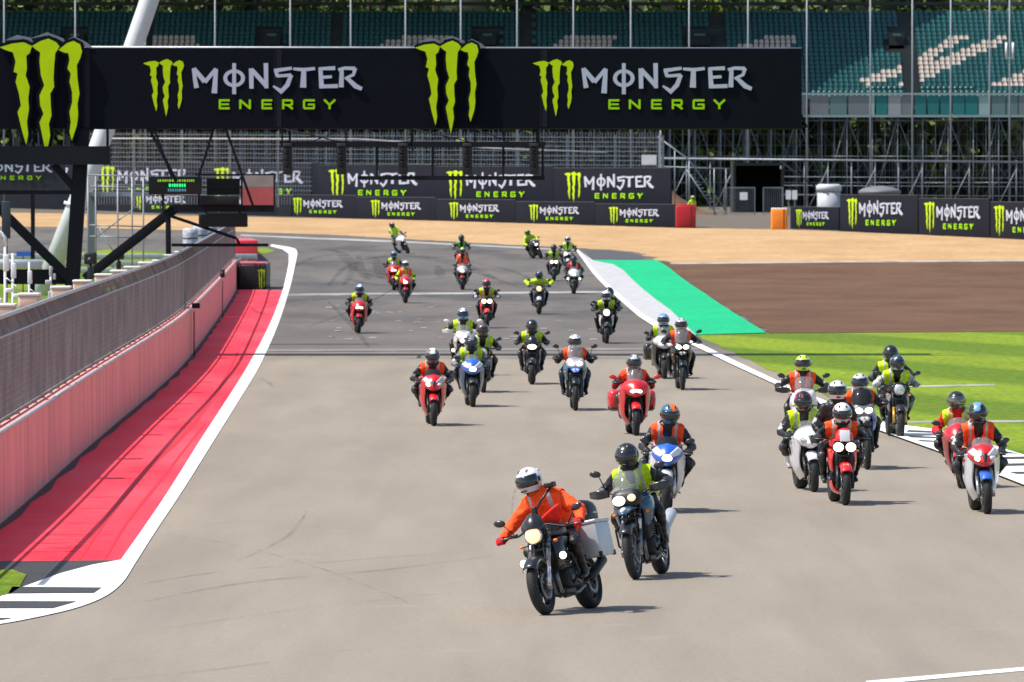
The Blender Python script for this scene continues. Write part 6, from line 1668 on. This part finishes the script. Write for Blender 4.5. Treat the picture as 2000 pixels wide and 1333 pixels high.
# far pit structures: a scaffold platform with rails
pf = empty("platform", (0, 0, 0)); tag(pf, "grey scaffold platform with handrails behind the gantry leg", "platform")
def pff(mb):
    Y = 310
    for dy in (0, 2.4):
        for x in (172, 187, 230, 258, 280): mb.tube([P(x, 345, Y + dy), P(x, 600, Y + dy)], .035, 0, 6)
        for y in (342, 364, 440, 462): mb.tube([P(172, y, Y + dy), P(285, y + 3, Y + dy)], .03, 0, 6)
        mb.tube([P(180, 470, Y + dy), P(285, 390, Y + dy)], .025, 0, 5); mb.tube([P(190, 440, Y + dy), P(250, 540, Y + dy)], .025, 0, 5)
    boxpx(mb, 170, 376, 285, 384, Y, 2.6); return mb
part("frame", None, pff, M_SCAF, pf)
part("column", None, lambda mb: boxpx(mb, 170, 378, 186, 520, 312, .4), mat("grey_column", (.13, .16, .18), .6), pf)
# low pit buildings and barrier far behind
pb = empty("pit_barrier", (0, 0, 0)); tag(pb, "long grey steel crash barrier beyond the pit lane grass", "barrier")
def pbf(mb):
    for z in (.3, .62, .94): mb.box((-21, 372, terr(372) + z), (19, .08, .24), 0, .03)
    for k in range(10): mb.box((-30 + k * 2, 372.1, terr(372) + .5), (.12, .12, 1.1), 0)
    return mb
part("rail", None, pbf, M_GALV, pb)
# cream padded caps on short posts behind the fence
cap_me = (lambda mb: mb.box((0, 0, .0), (.36, .62, .22), 0, .05))(MB()).mesh("cap_body"); lid_me = (lambda mb: mb.box((0, 0, .13), (.38, .64, .05), 0, .02))(MB()).mesh("lid"); pst_me = (lambda mb: mb.tube([(0, 0, -2.9), (0, 0, -.08)], .05, 0, 8))(MB()).mesh("post")
for i, (x, y) in enumerate([(4, 612), (55, 590), (116, 575), (160, 562), (200, 549), (231, 541), (258, 533), (285, 524), (311, 519), (333, 508), (352, 501)]):
    Yc = None
    for q in range(62, 340):
        if 1000 + (wall_at(q) - .75) * FPX / q > x: Yc = q; break
    Yc = Yc or 200
    xw = wall_at(Yc) - .75; z = HC + (PYH - y) * Yc / FPX
    c = empty("floodlight", (xw, Yc, z)); tag(c, f"cream box shaped lamp with white lid behind the debris fence, {ords[i]} from the left edge", "lamp", "cream lamps behind the debris fence")
    put("housing", cap_me, mat("cream_housing", (.62, .47, .35), .6), c); put("lid", lid_me, mat("white_lid", (.7, .68, .64), .5), c); put("post", pst_me, M_DSTEEL, c).location.z = -(0) ; 
# white masts and devices behind the fence
def mastobj(name, px, ytop, Y, lab, cat, kind):
    g = P(px, 0, Y); zt = HC + (PYH - ytop) * Y / FPX
    r = empty(name, (g.x, Y, 0)); tag(r, lab, cat)
    part("pole", None, lambda mb: mb.tube([(0, 0, 0), (0, 0, zt)], .026, 0, 8), M_TUBE if kind != 'dark' else M_DSTEEL, r)
    if kind == 'hook': part("hook", None, lambda mb: mb.tube([(0, 0, zt - .05), (0, 0, zt + .1), (-.08, 0, zt + .2), (-.2, 0, zt + .18)], .035, 0, 8), M_TUBE, r)
    if kind in ('box', 'hook'):
        part("device", None, lambda mb: mb.box((.02, -.06, zt - .35), (.10, .16, .30), 0, .02).box((.08, -.06, zt - .85), (.13, .1, .08), 0, .02).box((-.09, -.08, zt - 1.05), (.08, .08, .12), 0, .02).tube([(-.02, 0, zt - .6), (.16, -.05, zt - .72)], .012), pm('white'), r)
    if kind == 'ball': part("device", None, lambda mb: mb.ell((0, 0, zt), (.16, .16, .17)).box((0, 0, zt - .8), (.14, .14, .5), 0, .03).box((0, 0, zt - 1.2), (.3, .18, .22), 0, .04), pm('white'), r)
    if kind == 'cluster': part("device", None, lambda mb: mb.box((0, 0, zt), (.07, .1, .22), 0, .02).box((-.05, 0, zt - .25), (.14, .12, .1), 0, .02).box((.08, 0, zt - .12), (.07, .08, .14), 0, .02).box((0, 0, zt - .6), (.12, .12, .3), 0, .02), mat('dull_white_metal', (.42, .43, .44), .5, .2), r)
    if kind == 'dark': part("device", None, lambda mb: mb.box((0, -.05, zt), (.32, .2, .3), 0, .05).box((0, -.05, zt - .4), (.14, .2, .4), 0, .03).ell((.0, -.15, zt - .05), (.09, .09, .09)), BLK, r)
mastobj("signal_mast", 10, 476, 150, "white pole with curled top and boxes at the far left edge", "pole", 'hook')
mastobj("signal_mast", 25, 495, 165, "thin pale pole with a small box head behind the pit wall", "pole", 'box')
mastobj("signal_mast", 57, 512, 190, "thin white pole with boxes beside the horizontal pipe", "pole", 'box')
mastobj("signal_mast", 99, 530, 185, "short white post with a cluster of devices left of the gantry leg", "post", 'cluster')
mastobj("camera_post", 177, 505, 205, "dark camera on a post right of the gantry leg", "camera", 'dark')
mastobj("signal_mast", 232, 497, 240, "thin dark pole with devices below the diagonal beam", "pole", 'dark')
pk = empty("dark_panel", P(12, 430, 210)); tag(pk, "tall narrow dark panel on a post at the left edge", "panel")
part("panel", None, lambda mb: mb.box((0, 0, 0), (.22, .1, .95), 0, .02), mat("dark_blue_grey_panel", (.02, .035, .045), .5), pk); part("post", None, lambda mb: mb.tube([(0, .1, -.4), (0, .1, -3.6)], .03), M_DSTEEL, pk)
# dark post with number light on the pit wall joint
jp = put("wall_post", (lambda mb: mb.tube([(0, 0, 0), (0, 0, 1.25)], .016, 0, 8).box((.0, 0, 1.5), (.17, .14, .28), 0, .04).tube([(0, -.08, 1.5), (0, -.1, 1.5)], .06, 0, 12))(MB()).mesh("wall_post"), BLK, loc=(wall_at(281.7) + .12, 281.5, 0)); tag(jp, "black post with small box standing at the far joint of the pit wall", "post")
jp2 = put("wall_post", (lambda mb: mb.tube([(0, 0, 0), (0, 0, 1.2)], .016, 0, 8).box((.05, 0, 1.36), (.22, .16, .14), 0, .03))(MB()).mesh("wall_post"), M_DSTEEL, loc=(wall_at(221.6) + .1, 221.4, 0)); tag(jp2, "dark post with flat box at the nearer joint of the pit wall", "post")

for i, (x, y) in enumerate([(372, 484), (392, 478), (410, 474), (428, 470), (446, 467)]):
    g = G(x, y); g.x = min(g.x, wall_at(min(g.y, 348)) - 1.2)
    ts = put("tyre_stack", (lambda mb: [mb.rev([(-.10, .34), (-.06, .40), (.06, .40), (.10, .34), (.10, .2), (-.10, .2)], (0, 0, 0), 0, 16) for k in range(1)] and mb)(MB()).mesh("tyre"), RUB, loc=(g.x, g.y, g.z + .12), rot=(0, R(90), 0)) if False else empty("tyre_stack", g)
    tag(ts, f"pale wrapped tyre stack behind the end of the pit wall, {ords[i]} from the left", "tyre stack", "wrapped tyre stacks beyond the fence")
    part("cover", "tsc", lambda mb: mb.tube([(0, 0, 0), (0, 0, .25), (0, 0, .5), (0, 0, .75), (0, 0, 1.0), (0, 0, 1.06)], [.40, .43, .40, .43, .40, .3], 0, 16), mat("pale_sheeting", (.42, .45, .5), .5, var=.4, vs=5), ts)
    part("strap", "tss", lambda mb: mb.tube([(0, 0, .48), (0, 0, .54)], .425, 0, 16), BLK, ts)
lb_ = empty("low_board", (0, 0, 0)); tag(lb_, "low blue and white board on the grass behind the gantry leg", "board")
part("panel", None, lambda mb: boxpx(mb, 32, 492, 62, 501, 300, .06), pm('blue'), lb_)
part("post", None, lambda mb: boxpx(mb, 44, 501, 46, 600, 300, .06), M_DSTEEL, lb_)
